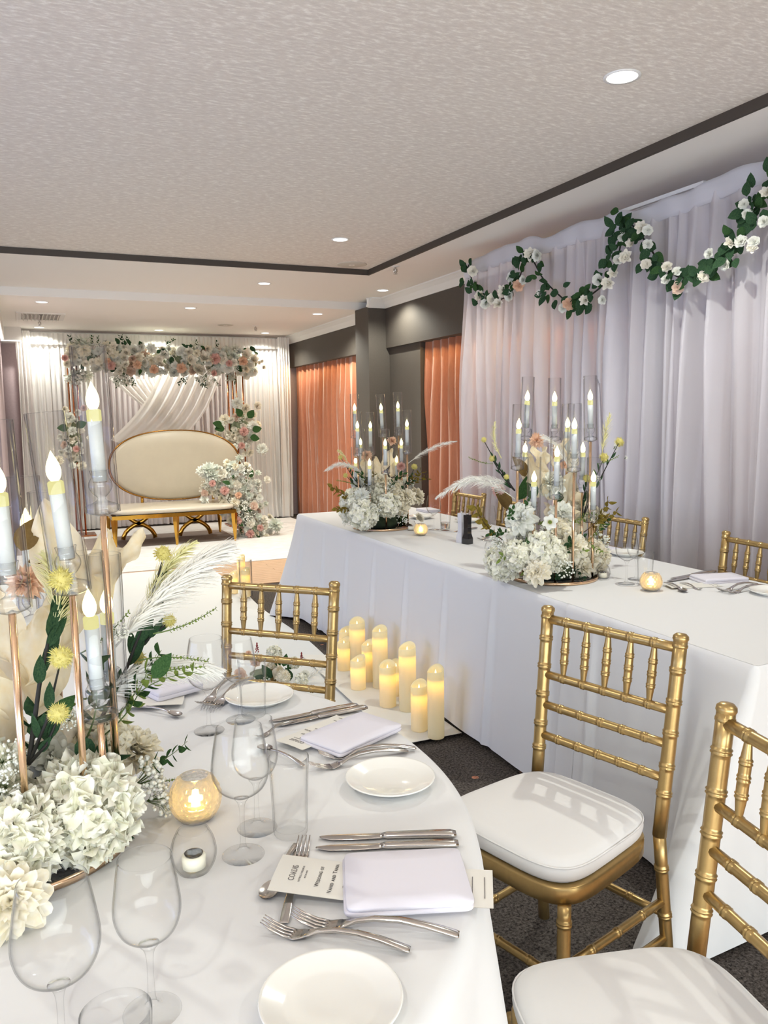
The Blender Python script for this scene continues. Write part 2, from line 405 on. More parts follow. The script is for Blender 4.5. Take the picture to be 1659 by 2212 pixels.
# timber dance floor: planks laid across the room
k = 0; y = 6.86
while y < 8.9:
    x = 0.2 - 0.37 * (k % 3)
    while x < 3.4:
        x1 = min(x + 1.15, 3.5); x0 = max(x, .2)
        if x1 > x0:
            o = part(box_ab(MB(), (x0 + .0015, y + .0015, 0.0), (x1 - .0015, y + .083, 0.007)), 'wood_plank', floor, mat='wood_floor')
        x += 1.15
    y += 0.0845; k += 1
mb = MB()
for a, b in (((XL, YN), (XW + .3, RY0)), ((XL, RY1), (XW + .3, YJ)), ((XL, RY0), (RX0, RY1)), ((RX1, RY0), (XW + .3, RY1))):
    box_ab(mb, (a[0], a[1], ZC), (b[0], b[1], ZC + .2))
ceiling = struct(mb, 'ceiling', 'ceiling_white')
o = part(box_ab(MB(), (RX0 - .01, RY0 - .01, ZR), (RX1 + .01, RY1 + .01, ZR + .1)), 'recess_panel', ceiling, mat='ceiling_paper')
for nm, a, b in (('recess_trim', (RX0, RY1 - .006, ZC - .002), (RX1, RY1 + .012, ZR)), ('recess_trim', (RX1 - .006, RY0, ZC - .002), (RX1 + .012, RY1 + .012, ZR)),
                 ('recess_trim', (RX0 - .012, RY0, ZC - .002), (RX0 + .006, RY1, ZR)), ('recess_trim', (RX0, RY0 - .012, ZC - .002), (RX1, RY0 + .006, ZR))):
    part(box_ab(MB(), a, b), nm, ceiling, mat='dark_trim')
part(box_ab(MB(), (XL, YJ, ZB), (XW + .3, YB + .1, ZB + .3)), 'lowered_ceiling', ceiling, mat='ceiling_white')
# right wall: grey bulkhead above the curtained windows, recess behind
struct(box_ab(MB(), (XW, YN, 2.19), (XW + .3, YB, ZC)), 'wall_right', 'wall_grey')
struct(box_ab(MB(), (XW + .22, YN, 0), (XW + .32, YB, 2.19)), 'wall_right_recess', 'wall_grey')
struct(box_ab(MB(), (XW + .04, 7.42, 0), (XW + .22, 8.2, 2.19)), 'wall_right_panel', 'wall_grey')
struct(box_ab(MB(), (3.45, 8.17, 0), (XW + .25, 8.545, ZB - .005)), 'wall_right_pillar', 'wall_grey')
struct(box_ab(MB(), (-.25, YB, 0), (XW + .3, YB + .1, ZB)), 'wall_back', 'wall_mauve')
struct(box_ab(MB(), (-.32, YJ, 0), (-.2, YB, ZB)), 'wall_left_alcove', 'wall_mauve')
struct(box_ab(MB(), (XL, YJ, 0), (-.32, YJ + .1, ZC)), 'wall_left_return', 'wall_mauve')
# soffit in the far left corner with its light strip
so = struct(box_ab(MB(), (-.2, 11.25, 2.47), (.045, YB, ZB)), 'trim_1', 'wall_white')
part(box_ab(MB(), (-.19, 11.3, 2.462), (.04, 11.34, 2.47)), 'light_strip', so, mat='led_cove')
so = struct(box_ab(MB(), (-.2, YJ, 2.47), (-.15, 11.25, ZB)), 'trim_2', 'wall_white')
part(box_ab(MB(), (-.185, YJ + .2, 2.46), (-.165, 11.2, 2.47)), 'light_strip', so, mat='led_cove')
# near and left walls (behind the camera); near window added around the fill lamp
def wall_with_window(name, horizontal, c, a0, a1, w0, w1):
    mb = MB()
    def bx(p, q, z0, z1):
        if horizontal: box_ab(mb, (p, c - .1, z0), (q, c, z1))
        else: box_ab(mb, (c - .1, p, z0), (c, q, z1))
    bx(a0, w0, 0, ZC); bx(w1, a1, 0, ZC); bx(w0, w1, 0, .12); bx(w0, w1, 2.2, ZC)
    return struct(mb, name, 'wall_white')
def window_frame(name, horizontal, c, w0, w1):
    mb = MB(); n = 5
    def bx(p, q, z0, z1):
        if horizontal: box_ab(mb, (p, c - .07, z0), (q, c - .03, z1))
        else: box_ab(mb, (c - .07, p, z0), (c - .03, q, z1))
    bx(w0, w1, .12, .17); bx(w0, w1, 2.15, 2.2)
    for k in range(n + 1):
        p = w0 + (w1 - w0 - .05) * k / n; bx(p, p + .05, .17, 2.15)
    return struct(mb, name, 'dark_trim')
window_frame('added_window_1', True, YN, -3.0, 2.2); window_frame('window_2', False, XL, -.6, 4.6)  # first frame is made up to go with the near fill lamp
wall_with_window('wall_near', True, YN, XL, XW + .3, -3.0, 2.2)
wall_with_window('wall_left', False, XL, YN, YJ, -.6, 4.6)
# cornice on the right wall and round the pillar
def cornice(name, p0, p1, inward, zt):
    prof = [(0, -.10), (.012, -.10), (.02, -.085), (.05, -.045), (.085, -.02), (.1, -.012), (.1, 0), (0, 0)]
    mb = MB(); p0 = Vector(p0); p1 = Vector(p1); iw = Vector(inward); vs = []
    for p in (p0, p1):
        for a, b in prof: vs.append(p + iw * a + Vector((0, 0, zt + b)))
    n = len(prof); fs = [(i, (i + 1) % n, n + (i + 1) % n, n + i) for i in range(n)] + [tuple(range(n)), tuple(range(2 * n - 1, n - 1, -1))]
    mb.add(vs, fs, None, False); return struct(mb, name, 'cornice_white')
cornice('trim_3', (XW, YN, 0), (XW, 8.17, 0), (-1, 0, 0), ZC)
cornice('trim_4', (XW, 8.545, 0), (XW, YB, 0), (-1, 0, 0), ZB)
cornice('trim_5', (3.45, 8.17, 0), (XW, 8.17, 0), (0, -1, 0), ZC)
# cornice return at the end of the ceiling step
mb = MB(); mb.tube([(3.45, 8.19, ZB + .0), (3.45, 8.16, ZB + .02), (3.44, 8.14, ZB + .06), (3.43, 8.13, ZC)], .018, 8); struct(mb, 'trim_6', 'cornice_white')

# ---------------------------------------------------------------- ceiling fittings
def downlight(p, z, label, lit=True, r=.052, watts=SPOT_W):
    t = thing('downlight', label, 'downlight', (p[0], p[1], z), 0, 'round recessed downlights')
    part(MB().lathe([(r, -.004), (r + .012, -.004), (r + .012, 0), (r, 0), (r, -.004)], 24), 'trim_ring', t, mat='plastic_white')
    part(MB().lathe([(0, -.002), (r, -.002)], 24), 'lamp_face', t, mat='lamp_disc' if lit else 'plastic_white')
    if lit: downlamp(0, 0, -.012, watts, t)
for (px, py, z, lab, wt) in ((1344, 165, ZR, 'large round downlight in the textured ceiling above the garland', 1.7), (735, 517, ZR, 'downlight near the far end of the textured ceiling', 1.15),
        (571, 612, ZC, 'downlight in the white ceiling between the dark trim and the ceiling step', 1.5), (827, 627, ZC, 'downlight in the white ceiling just above the grey pillar', 1.3),
        (411, 665, ZB, 'downlight in the lowered ceiling midway across behind the ceiling step', 2.2), (686, 678, ZB, 'downlight in the lowered ceiling beside the cornice by the orange curtain', 1.8),
        (90, 652, ZB, 'downlight in the lowered ceiling above the air vent', 2.0), (343, 713, ZB, 'downlight at the backdrop above the middle of the flower arch', 1.3),
        (573, 719, ZB, 'downlight at the backdrop near its right end', 1.2), (84, 707, ZB, 'downlight at the backdrop near its left end below the vent', 1.2)):
    p = PZ(px, py, z); downlight(p, z, lab, r=.055 if py > 200 else .06, watts=SPOT_W * wt)
for x, y, z, lb in ((-.78, 2.67, ZR, 'downlight overhead beyond the left edge, above the foreground candelabrum'), (-.78, 5.77, ZR, 'downlight overhead beyond the left edge, nearer the stage'), (2.2, -.45, ZR, 'downlight overhead behind the camera, above the long table side'), (-.78, -.45, ZR, 'downlight overhead behind the camera, above the left side')):
    downlight((x, y), z, lb, watts=SPOT_W * (1.15 if y < 4 else 1.0))
def speaker(p, z, label, r=.1):
    t = thing('ceiling_speaker', label, 'speaker', (p[0], p[1], z))
    part(MB().lathe([(0, -.006), (r * .92, -.006), (r, -.003), (r, 0)], 32), 'grille', t, mat='grille')
    part(MB().lathe([(.012, -.007), (.02, -.0075), (.028, -.007)], 16), 'badge', t, mat='ceiling_white')
speaker(PZ(760, 571, ZR), ZR, 'round speaker grille in the corner of the textured ceiling', .13)
speaker(PZ(487, 702, ZB), ZB, 'round speaker grille in the lowered ceiling before the backdrop', .1)
def sprinkler(p, z, label):
    t = thing('sprinkler', label, 'sprinkler', (p[0], p[1], z))
    part(MB().lathe([(0, -.008), (.03, -.006), (.042, 0)], 20), 'escutcheon', t, mat='plastic_white')
    mb = MB(); mb.tube([(0, 0, -.006), (0, 0, -.05)], .008, 8); mb.tube([(-.014, 0, -.02), (-.016, 0, -.045), (0, 0, -.06), (.016, 0, -.045), (.014, 0, -.02)], .004, 6)
    part(mb, 'body', t, mat='chrome')
    part(MB().lathe([(0, -.062), (.018, -.062), (.018, -.065), (0, -.065)], 16), 'deflector', t, mat='chrome')
sprinkler(PZ(854, 575, ZC), ZC, 'ceiling sprinkler beside the corner of the dark trim'); sprinkler(PZ(85, 692, ZB), ZB, 'ceiling sprinkler below the air vent')
sprinkler(PZ(552, 704, ZB), ZB, 'small ceiling sprinkler in front of the backdrop')
vt = thing('air_vent', 'white rectangular ceiling air vent with angled louvres', 'vent', (.25, 10.05, ZB))
mb = MB(); box_ab(mb, (-.25, -.32, -.012), (.25, -.27, 0)); box_ab(mb, (-.25, .27, -.012), (.25, .32, 0)); box_ab(mb, (-.25, -.27, -.012), (-.2, .27, 0)); box_ab(mb, (.2, -.27, -.012), (.25, .27, 0))
part(mb, 'frame', vt, mat='vent_metal')
part(box_ab(MB(), (-.2, -.27, -.003), (.2, .27, -.001)), 'duct', vt, mat='slot_dark')
for i in range(10):
    x = -.18 + i * .04
    T = Matrix.Translation((x, 0, -.018)) @ Matrix.Rotation(math.radians(55 if i < 5 else -55), 4, 'Y')
    part(MB().box((0, 0, 0), (.034, .53, .003), T), 'louvre', vt, mat='vent_metal')

# ================================================================== CURTAINS AND DRAPES
def curtain_mesh(length, z0, z1, nfold, amp, seed, nu=None, nv=14, pinch=0.4, lean=0.0, puddle=0.0, thick=True, irregular=0.6):
    """pleated cloth hung along local +x, folds along local y"""
    r = random.Random(seed)
    nu = nu or nfold * 8
    n = nfold; offs = [r.uniform(-.5, .5) * irregular for _ in range(n + 3)]; amps = [r.uniform(.55, 1.25) for _ in range(n + 3)]
    ph2 = r.uniform(0, 6); lean_k = [r.uniform(-lean, lean) for _ in range(n + 3)]
    def fn(u, v):
        a = u * n; i = int(a); fr = a - i; fr2 = fr * fr * (3 - 2 * fr)
        am = amps[i] * (1 - fr2) + amps[i + 1] * fr2
        of = offs[i] * (1 - fr2) + offs[i + 1] * fr2
        ln = lean_k[i] * (1 - fr2) + lean_k[i + 1] * fr2
        q_ = 2 * pi * (a + of * .6 + .12 * math.sin(3 * v + ph2 + i)); s = math.sin(q_ + .55 * math.sin(q_)) 
        vv = 1 - v                                  # 1 at the top
        A = amp * am * (pinch + (1 - pinch) * min(1, v * 3.5))
        yy = A * s * (1 + .25 * math.sin(5 * v + i))
        xx = u * length + .18 * A * math.cos(4 * pi * a) + ln * v
        z = z1 + (z0 - z1) * v
        if puddle and v > .93: yy -= puddle * (v - .93) / .07
        return (xx, yy, z)
    return MB().grid(fn, nu, nv)
def put(mb, name, label, cat, mat, T, group=None):
    o = part(mb, name, None, T, mat); return tag(o, label, cat, group)
def along(p, ang): return Matrix.Translation(p) @ Matrix.Rotation(ang, 4, 'Z')
# orange velvet curtains on the right wall (run along Y)
put(curtain_mesh(3.0, 0.02, 2.2, 17, .05, 3), 'velvet_curtain', 'orange velvet curtain between the backdrop and the grey pillar', 'curtain', 'velvet_orange', along((XW + .09, 8.62, 0), pi / 2), 'orange velvet curtains')
put(curtain_mesh(3.1, 0.02, 2.2, 18, .05, 4), 'velvet_curtain', 'orange velvet curtain between the grey pillar and the white drape', 'curtain', 'velvet_orange', along((XW + .11, 4.3, 0), pi / 2), 'orange velvet curtains')
put(curtain_mesh(2.0, 0.02, 2.2, 12, .05, 5), 'velvet_curtain', 'orange velvet curtain glowing faintly through the white drape at the right', 'curtain', 'velvet_orange', along((XW + .11, 1.7, 0), pi / 2), 'orange velvet curtains')
for y0, y1 in ((8.65, 11.6), (4.4, 7.4)):
    arealamp((XW - .01, (y0 + y1) / 2, 2.175), (0, math.radians(25), 0), .04, y1 - y0, 10.0, (1.0, .72, .36), 'pelmet_lamp')
# white sheer drape hung in front of the right wall
XD = 3.2
def side_drape():
    t = thing('sheer_drape', 'tall white sheer drape behind the long table, below the garland', 'drape', (XD, 5.62, 0))
    mb = curtain_mesh(4.6, 0.015, 2.53, 36, .06, 21, nu=432, nv=26, pinch=.3, lean=.10, irregular=1.0)
    part(mb, 'drape_panel', t, Matrix.Rotation(-pi / 2, 4, 'Z'), 'sheer_side')
    x = .02; rr_ = random.Random(8)
    for k_ in range(9):
        wd = rr_.uniform(.22, .5)
        part(curtain_mesh(wd, 0.015, 2.5, max(2, int(wd / .14)), .05, 33 + k_, nv=14, pinch=.3, lean=.12, irregular=.9), 'lining_panel', t, Matrix.Translation((.12, -x, 0)) @ Matrix.Rotation(-pi / 2, 4, 'Z'), 'sheer_side')
        x += wd + rr_.uniform(.05, .3)
        if x > 4.1: break
    r = random.Random(5); bl = [r.uniform(-.012, .02) for _ in range(30)]
    def hd(u, v):
        a = u * 26; i = int(a); f = a - i; f = f * f * (3 - 2 * f); b = bl[i] * (1 - f) + bl[min(i + 1, 29)] * f
        ang = v * 2 * pi
        return (u * 4.6, .022 * math.cos(ang) + .006 * math.sin(u * 130), 2.545 + (.055 + b * .5) * math.sin(ang) + b + .02 * math.sin(u * 11))
    part(MB().grid(hd, 160, 10, wrapv=True), 'rod_pocket', t, Matrix.Rotation(-pi / 2, 4, 'Z'), 'sheer_header')
side_drape()
rail = part(MB().tube([(XD + .03, 5.6, 2.545), (XD + .03, 1.0, 2.545)], .014, 8), 'drape_rail', None, mat='plastic_white')
tag(rail, 'thin white rail carrying the sheer side drape', 'rail')
b = part(box_ab(MB(), (XD + .08, 3.3, 2.615), (XD + .1, 3.95, 2.635)), 'batten', None, mat='plastic_white'); tag(b, 'thin white batten above the top of the sheer side drape', 'batten')

# backdrop behind the sofa
YD = 11.5
bd = thing('backdrop', 'white sheer wedding backdrop hung across the far wall', 'backdrop', (0.03, YD, 0))
for nm, x0, x1, nf, sd, mt, dy in (('left_panel', .06, .85, 12, 41, 'sheer_back', -.02), ('centre_panel', .62, 3.0, 34, 42, 'sheer_centre', .03), ('right_panel', 2.72, 3.5, 12, 43, 'sheer_back', -.02)):
    part(curtain_mesh(x1 - x0, .015, 2.56, nf, .032, sd, nu=nf * 7, nv=12, pinch=.5, puddle=.05), nm, bd, Matrix.Translation((x0, dy, 0)), mt)
part(curtain_mesh(3.42, 2.44, 2.585, 60, .014, 44, nu=300, nv=3, pinch=1), 'header', bd, Matrix.Translation((.04, -.07, 0)), 'sheer_back')
for nm, x, sd in (('end_tail', -.06, 45), ('end_tail', 3.36, 46)):
    part(curtain_mesh(.17, .015, 2.6, 5, .03, sd, nu=40, nv=14, pinch=.3, lean=.05), nm, bd, Matrix.Translation((x, -.12, 0)), 'sheer_back')
part(MB().tube([(-.02, 0, 2.585), (3.5, 0, 2.585)], .02, 8), 'crossbar', bd, mat='plastic_white')
def swag(name, tl, tr, bl, br, y, sag, seed, nf=5):
    r = random.Random(seed)
    a0, a1, b0, b1 = [PY(p[0], p[1], y) for p in (tl, tr, bl, br)]
    def fn(u, v):
        p = a0.lerp(a1, u).lerp(b0.lerp(b1, u), v)
        s = math.sin(pi * v)
        p = p + Vector((sag[0] * s * (.4 + .6 * u), 0, sag[1] * s * (.4 + .6 * u)))
        w = math.sin(2 * pi * nf * u + 1.2 * math.sin(2 * v + seed))
        return (p.x, p.y + .035 * w * (.5 + .5 * math.sin(pi * min(1, v + .2))) - .02 * s, p.z)
    return part(MB().grid(fn, 50, 24), name, bd, Matrix.Translation((-.03, -YD, 0)), 'swag')
swag('swag', (232, 815), (330, 820), (405, 940), (450, 985), 11.33, (.0, -.14), 2)
swag('swag', (350, 800), (478, 812), (238, 950), (330, 985), 11.27, (.10, -.12), 3, 6)

# ================================================================== PLANT LIBRARY (unit radius, facing +Z)
def petal(mb, tilt, az, L_, W, cup, curl, ruf, ph, base=(0, 0, 0), nu=3, nv=4, point=0.0, r0=0.0, twist=0.0):
    """tilt: 0 = pointing up, 90deg = lying flat outward"""
    ct, st = math.cos(tilt), math.sin(tilt); ca, sa = math.cos(az), math.sin(az)
    def fn(u, v):
        s = u * 2 - 1
        prof = math.sin(pi * min(1, .12 + .88 * v) ** (.75 + point)) ** (.6 + .5 * point) if v < 1 else (.45 if point < .3 else .06)
        x = s * W * max(prof, .12)
        y = v * L_ * (1 - .10 * s * s * v)
        z = cup * (s * s) * W * prof + curl * v * v * L_ + ruf * v * v * L_ * math.sin(4.2 * s + ph) + ruf * .6 * v * math.sin(9 * s + 2 * ph)
        # local: y along petal, z = inner face normal
        rr = r0 + y * st - z * ct; zz = y * ct + z * st
        xx = x
        return (base[0] + rr * ca - xx * sa, base[1] + rr * sa + xx * ca, base[2] + zz)
    mb.grid(fn, nu, nv)
def bloom_peony(mat, seed, layers, nu=3, nv=4, ruf=.12):
    r = random.Random(seed); mb = MB().mat(mat)
    for n, tilt, ln, wd, cup, curl, r0, z0 in layers:
        a0 = r.uniform(0, 6)
        for i in range(n):
            petal(mb, math.radians(tilt + r.uniform(-9, 9)), a0 + 2 * pi * i / n + r.uniform(-.2, .2), ln * r.uniform(.9, 1.1), wd * r.uniform(.9, 1.15), cup, curl + r.uniform(-.08, .08), ruf * r.uniform(.4, 1.5), r.uniform(0, 6), (0, 0, z0), nu, nv, r0=r0)
    return mb
PEONY = [(6, 10, .5, .19, .6, -.25, .02, -.05), (9, 24, .62, .22, .5, -.25, .06, -.1), (11, 42, .72, .25, .45, -.2, .08, -.16), (12, 62, .82, .28, .35, -.15, .08, -.22), (12, 84, .92, .31, .25, -.1, .08, -.27), (10, 106, .85, .33, .2, -.05, .06, -.28)]
ROSE = [(3, 2, .55, .3, .9, -.3, .0, -.2), (4, 8, .58, .36, .9, -.3, .06, -.22), (5, 16, .66, .42, .8, -.35, .1, -.28), (6, 30, .75, .46, .65, -.25, .12, -.34), (7, 52, .85, .5, .45, -.1, .12, -.38), (7, 80, .85, .5, .3, .05, .1, -.38)]
BUD = [(4, 0, .8, .42, .9, -.4, .05, -.4), (5, 10, .85, .5, .9, -.42, .2, -.45), (6, 25, .9, .5, .8, -.4, .25, -.5)]
def bloom_mop(mat, seed, n, pet, nu=2, nv=3, low=-.35, ruf=.14):
    r = random.Random(seed); mb = MB().mat(mat); g = pi * (3 - 5 ** .5)
    mb.ball((0, 0, 0), .72, 12, 8)
    for i in range(n):
        z = 1 - (i + .5) / n * (1 - low); rr = math.sqrt(max(0, 1 - z * z)); th = i * g
        d = Vector((rr * math.cos(th), rr * math.sin(th), z)); d = (d + Vector((r.uniform(-.12, .12),) * 3)).normalized()
        T = TR(d * r.uniform(.68, .84), d, 1.0, r.uniform(0, 6)); sub = MB()
        k = 4
        for q in range(k):
            petal(sub, math.radians(r.uniform(40, 78)), 2 * pi * q / k + r.uniform(-.3, .3), pet * r.uniform(.85, 1.2), pet * .55, .3, r.uniform(-.3, .25), ruf, r.uniform(0, 6), (0, 0, 0), nu, nv)
        mb.add(sub.v, sub.f, T)
    return mb
def bloom_spiky(mat, seed, n, pl, pw, low=-.2, core='', corer=.0, r0=.25):
    r = random.Random(seed); mb = MB().mat(mat); g = pi * (3 - 5 ** .5)
    mb.ball((0, 0, 0), r0, 8, 6)
    for i in range(n):
        z = 1 - (i + .5) / n * (1 - low); th = i * g
        tilt = math.acos(max(-1, min(1, z)))
        petal(mb, tilt + r.uniform(-.1, .1), th, pl * r.uniform(.85, 1.12) - r0 * .5, pw, .5, r.uniform(-.25, .05), .04, r.uniform(0, 6), (0, 0, 0), 2, 3, point=.5, r0=0)
    return mb
def bloom_cup(mat, seed):
    r = random.Random(seed); mb = MB().mat(mat)
    for k in range(6): petal(mb, math.radians(58 + r.uniform(-8, 8)), 2 * pi * k / 6, 1.0, .55, .35, -.25, .05, r.uniform(0, 6), (0, 0, -.2), 3, 4)
    mb.mat('leaf_light'); mb.ball((0, 0, .0), .24, 10, 6, (1, 1, .7)); mb.mat('petal_yellow')
    for k in range(16):
        a = 2 * pi * k / 16; mb.tube([(0.1 * math.cos(a), .1 * math.sin(a), 0), (.3 * math.cos(a), .3 * math.sin(a), .22)], .02, 4)
    return mb
def leaf_fn(L_, W, bend, cup=.25, point=.6):
    def fn(u, v):
        s = u * 2 - 1; w = W * (math.sin(pi * v ** .8) ** .8 if 0 < v < 1 else .02)
        return (s * w, v * L_, bend * v * v * L_ + cup * s * s * w)
    return fn
def leaf_mesh(mat, L_=1.0, W=.28, bend=-.2, nu=2, nv=5, ruf=0.0):
    f0 = leaf_fn(L_, W, bend)
    def fn(u, v):
        x, y, z = f0(u, v); s = u * 2 - 1
        return (x, y, z + ruf * abs(s) * math.sin(11 * v + 3 * s) + ruf * .5 * math.sin(5 * v + 4 * s))
    mb = MB().mat(mat); mb.grid(fn, nu, nv); return mb
def sprig_mesh(mat, stem, n, ll, lw, length, droop, seed, pair=True):
    """leafy twig along +Z"""
    r = random.Random(seed); mb = MB().mat(stem); pts = []
    for i in range(9):
        t = i / 8; pts.append(Vector((droop * t * t * length, .05 * length * math.sin(3 * t + seed), t * length)))
    mb.tube(pts, [.012 * length * (1 - .6 * i / 8) for i in range(9)], 5); mb.mat(mat)
    for i in range(n):
        t = .22 + .78 * (i + .5) / n; q = pts[int(t * 8)].lerp(pts[min(8, int(t * 8) + 1)], t * 8 - int(t * 8))
        for sgn in ((0, pi) if pair else (i * pi,)):
            az = i * 1.9 + sgn + r.uniform(-.4, .4); d = Vector((math.cos(az), math.sin(az), .6)).normalized()
            x, y, z = frame(d, (0, 0, 1))
            T = Matrix.Translation(q) @ Matrix((x, d, x.cross(d))).transposed().to_4x4()
            sub = MB(); sub.grid(leaf_fn(ll * r.uniform(.75, 1.15), lw, r.uniform(-.3, .1)), 2, 4); mb.add(sub.v, sub.f, T)
    return mb
def gyp_mesh(seed, n=46, mat='petal_white', stem='stem_green'):
    r = random.Random(seed); mb = MB().mat(stem); tips = []
    for i in range(n):
        d = Vector((r.gauss(0, .6), r.gauss(0, .6), r.uniform(.25, 1.1))).normalized() * r.uniform(.7, 1.05)
        mid = d * .5 + Vector((0, 0, .1)); mb.tube([(0, 0, -.3), mid, d], .008, 3, cap=False); tips.append(d)
    mb.mat(mat)
    for d in tips:
        mb.ball(d, r.uniform(.06, .1), 6, 4)
        if r.random() < .6: mb.ball(d + Vector((r.uniform(-.12, .12), r.uniform(-.12, .12), r.uniform(-.1, .1))), .06, 6, 4)
    return mb
def plume_mesh(mat, pts, w0, seed, nb=130, bw=.0016, droop=.35):
    """feathery pampas plume along pts; w0 = barb length"""
    r = random.Random(seed); mb = MB().mat(mat); pts = [Vector(p) for p in pts]; n = len(pts) - 1
    mb.tube(pts, [.0022 * (1 - .7 * i / n) for i in range(n + 1)], 5)
    for i in range(nb):
        t = .12 + .88 * (i / nb); a = t * n; k = min(n - 1, int(a)); p = pts[k].lerp(pts[k + 1], a - k); d = (pts[k + 1] - pts[k]).normalized()
        x, y, _ = frame(d); ln = w0 * (math.sin(pi * min(1, t * .92 + .08)) ** .6) * r.uniform(.7, 1.15)
        az = r.uniform(0, 2 * pi); sd = x * math.cos(az) + y * math.sin(az)
        q1 = p + (d * .75 + sd * .6).normalized() * ln * .5; q2 = q1 + (d * .8 + sd * .35 - Vector((0, 0, droop))).normalized() * ln * .55
        wv = d.cross(sd).normalized() * bw
        o = [p - wv, p + wv, q1 + wv, q1 - wv, q2 + wv * .3, q2 - wv * .3]
        mb.add(o, [(0, 1, 2, 3), (3, 2, 4, 5)])
    return mb
def ml(mb, name): return mb.mesh(name)
FL = {
 'peony_white': [ml(bloom_peony('petal_white', s, PEONY), 'peony') for s in (1, 2)],
 'peony_cream': [ml(bloom_peony('petal_cream', s, PEONY), 'peony') for s in (3, 4)],
 'rose_white': [ml(bloom_peony('petal_white', s, ROSE, 2, 3, .03), 'rose') for s in (5, 6)],
 'rose_ivory': [ml(bloom_peony('petal_ivory', s, ROSE, 2, 3, .03), 'rose') for s in (7, 8)],
 'rose_blush': [ml(bloom_peony('petal_blush', s, ROSE, 2, 3, .03), 'rose') for s in (9,)],
 'rose_peach': [ml(bloom_peony('petal_peach', s, ROSE, 3, 4, .03), 'rose') for s in (10,)],
 'bud_white': [ml(bloom_peony('petal_ivory', 11, BUD, 2, 3, .02), 'bud')],
 'hydrangea': [ml(bloom_mop('petal_hydrangea', s, 74, .36), 'hydrangea') for s in (12, 13)],
 'hydrangea_fine': [ml(bloom_mop('petal_hydrangea', s, 105, .33, 4, 4), 'hydrangea') for s in (14, 15)],
 'hydrangea_cream': [ml(bloom_mop('petal_cream', s, 80, .36), 'hydrangea') for s in (16,)],
 'dahlia_pink': [ml(bloom_spiky('petal_pink', 17, 70, 1.0, .17), 'dahlia')],
 'dahlia_peach': [ml(bloom_spiky('petal_peach', 18, 70, 1.0, .17), 'dahlia')],
 'dahlia_white': [ml(bloom_spiky('petal_white', 19, 80, 1.0, .15), 'dahlia')],
 'pompom': [ml(bloom_spiky('petal_yellow', 20, 190, 1.0, .05, -.75, r0=.55), 'pompom')],
 'cup': [ml(bloom_cup('petal_white', 21), 'open_bloom')],
 'gyp': [ml(gyp_mesh(s), 'gypsophila') for s in (22, 23)],
 'sage': [ml(bloom_spiky('leaf_sage', 24, 26, 1.0, .2, -.1), 'sage_leaves')],
 'sprig_green': [ml(sprig_mesh('leaf_green', 'stem_green', 6, .26, .075, 1.0, .35, s), 'leaf_sprig') for s in (25, 26)],
 'sprig_dark': [ml(sprig_mesh('leaf_dark', 'stem_dark', 5, .3, .09, 1.0, .3, s), 'leaf_sprig') for s in (27, 28)],
 'sprig_light': [ml(sprig_mesh('leaf_light', 'stem_green', 6, .22, .06, 1.0, .4, s), 'leaf_sprig') for s in (29, 30)],
 'sprig_olive': [ml(sprig_mesh('leaf_olive', 'stem_brown', 7, .2, .065, 1.0, .3, s), 'leaf_sprig') for s in (31,)],
 'sprig_fine': [ml(sprig_mesh('leaf_light', 'stem_green', 16, .06, .02, 1.0, .25, s), 'leaf_sprig') for s in (32, 33)],
 'leaf_green': [ml(leaf_mesh('leaf_green', nv=6), 'leaf')], 'leaf_dark': [ml(leaf_mesh('leaf_dark'), 'leaf'), ml(leaf_mesh('leaf_dark', 1, .33, .15), 'leaf')],
 'magnolia': [ml(leaf_mesh('magnolia', 1, .25, -.35, 8, 14, .10), 'magnolia_leaf'), ml(leaf_mesh('magnolia', 1, .27, .3, 8, 14, .13), 'magnolia_leaf')],
 'magnolia_brown': [ml(leaf_mesh('magnolia_brown', 1, .33, -.3, 4, 8), 'magnolia_leaf')],
 'berry': [ml((lambda m: [m.mat('stem_dark').tube([(0, 0, 0), (0, 0, 1)], .015, 4)] + [m.mat('berry_red').ball((.12 * math.cos(i * 2.4) * (1 - i / 22), .12 * math.sin(i * 2.4) * (1 - i / 22), .35 + .65 * i / 20), .045, 5, 4) for i in range(21)] and m)(MB()), 'berry_spike')],
}
NAMES = {'peony_white': 'peony', 'peony_cream': 'peony', 'rose_white': 'rose', 'rose_ivory': 'rose', 'rose_blush': 'rose', 'rose_peach': 'rose', 'bud_white': 'flower_bud', 'hydrangea': 'hydrangea', 'hydrangea_fine': 'hydrangea', 'hydrangea_cream': 'hydrangea', 'dahlia_pink': 'dahlia', 'dahlia_peach': 'dahlia', 'dahlia_white': 'dahlia', 'pompom': 'pompom_flower', 'cup': 'open_bloom', 'gyp': 'gypsophila', 'sage': 'sage_leaves', 'sprig_green': 'leaf_sprig', 'sprig_dark': 'leaf_sprig', 'sprig_light': 'leaf_sprig', 'sprig_olive': 'leaf_sprig', 'sprig_fine': 'leaf_sprig', 'leaf_green': 'leaf', 'leaf_dark': 'leaf', 'magnolia': 'magnolia_leaf', 'magnolia_brown': 'magnolia_leaf', 'berry': 'berry_spike'}
def bloom(parent, kind, p, r, d=(0, -1, .3), spin=None, base=Vector((0, 0, 0)), sc=None):
    me = rnd.choice(FL[kind])
    return inst(me, NAMES[kind], parent, TR(Vector(p) - base, d, sc if sc else r, rnd.uniform(0, 6) if spin is None else spin))
def leafat(parent, kind, p, ln, d, normal=(0, -1, .4), base=Vector((0, 0, 0)), w=1.0):
    d = Vector(d).normalized(); x = d.cross(Vector(normal)).normalized(); z = x.cross(d)
    T = Matrix.Translation(Vector(p) - base) @ Matrix((x, d, z)).transposed().to_4x4() @ Matrix.Diagonal((ln * w, ln, ln, 1))
    return inst(rnd.choice(FL[kind]), NAMES[kind], parent, T)
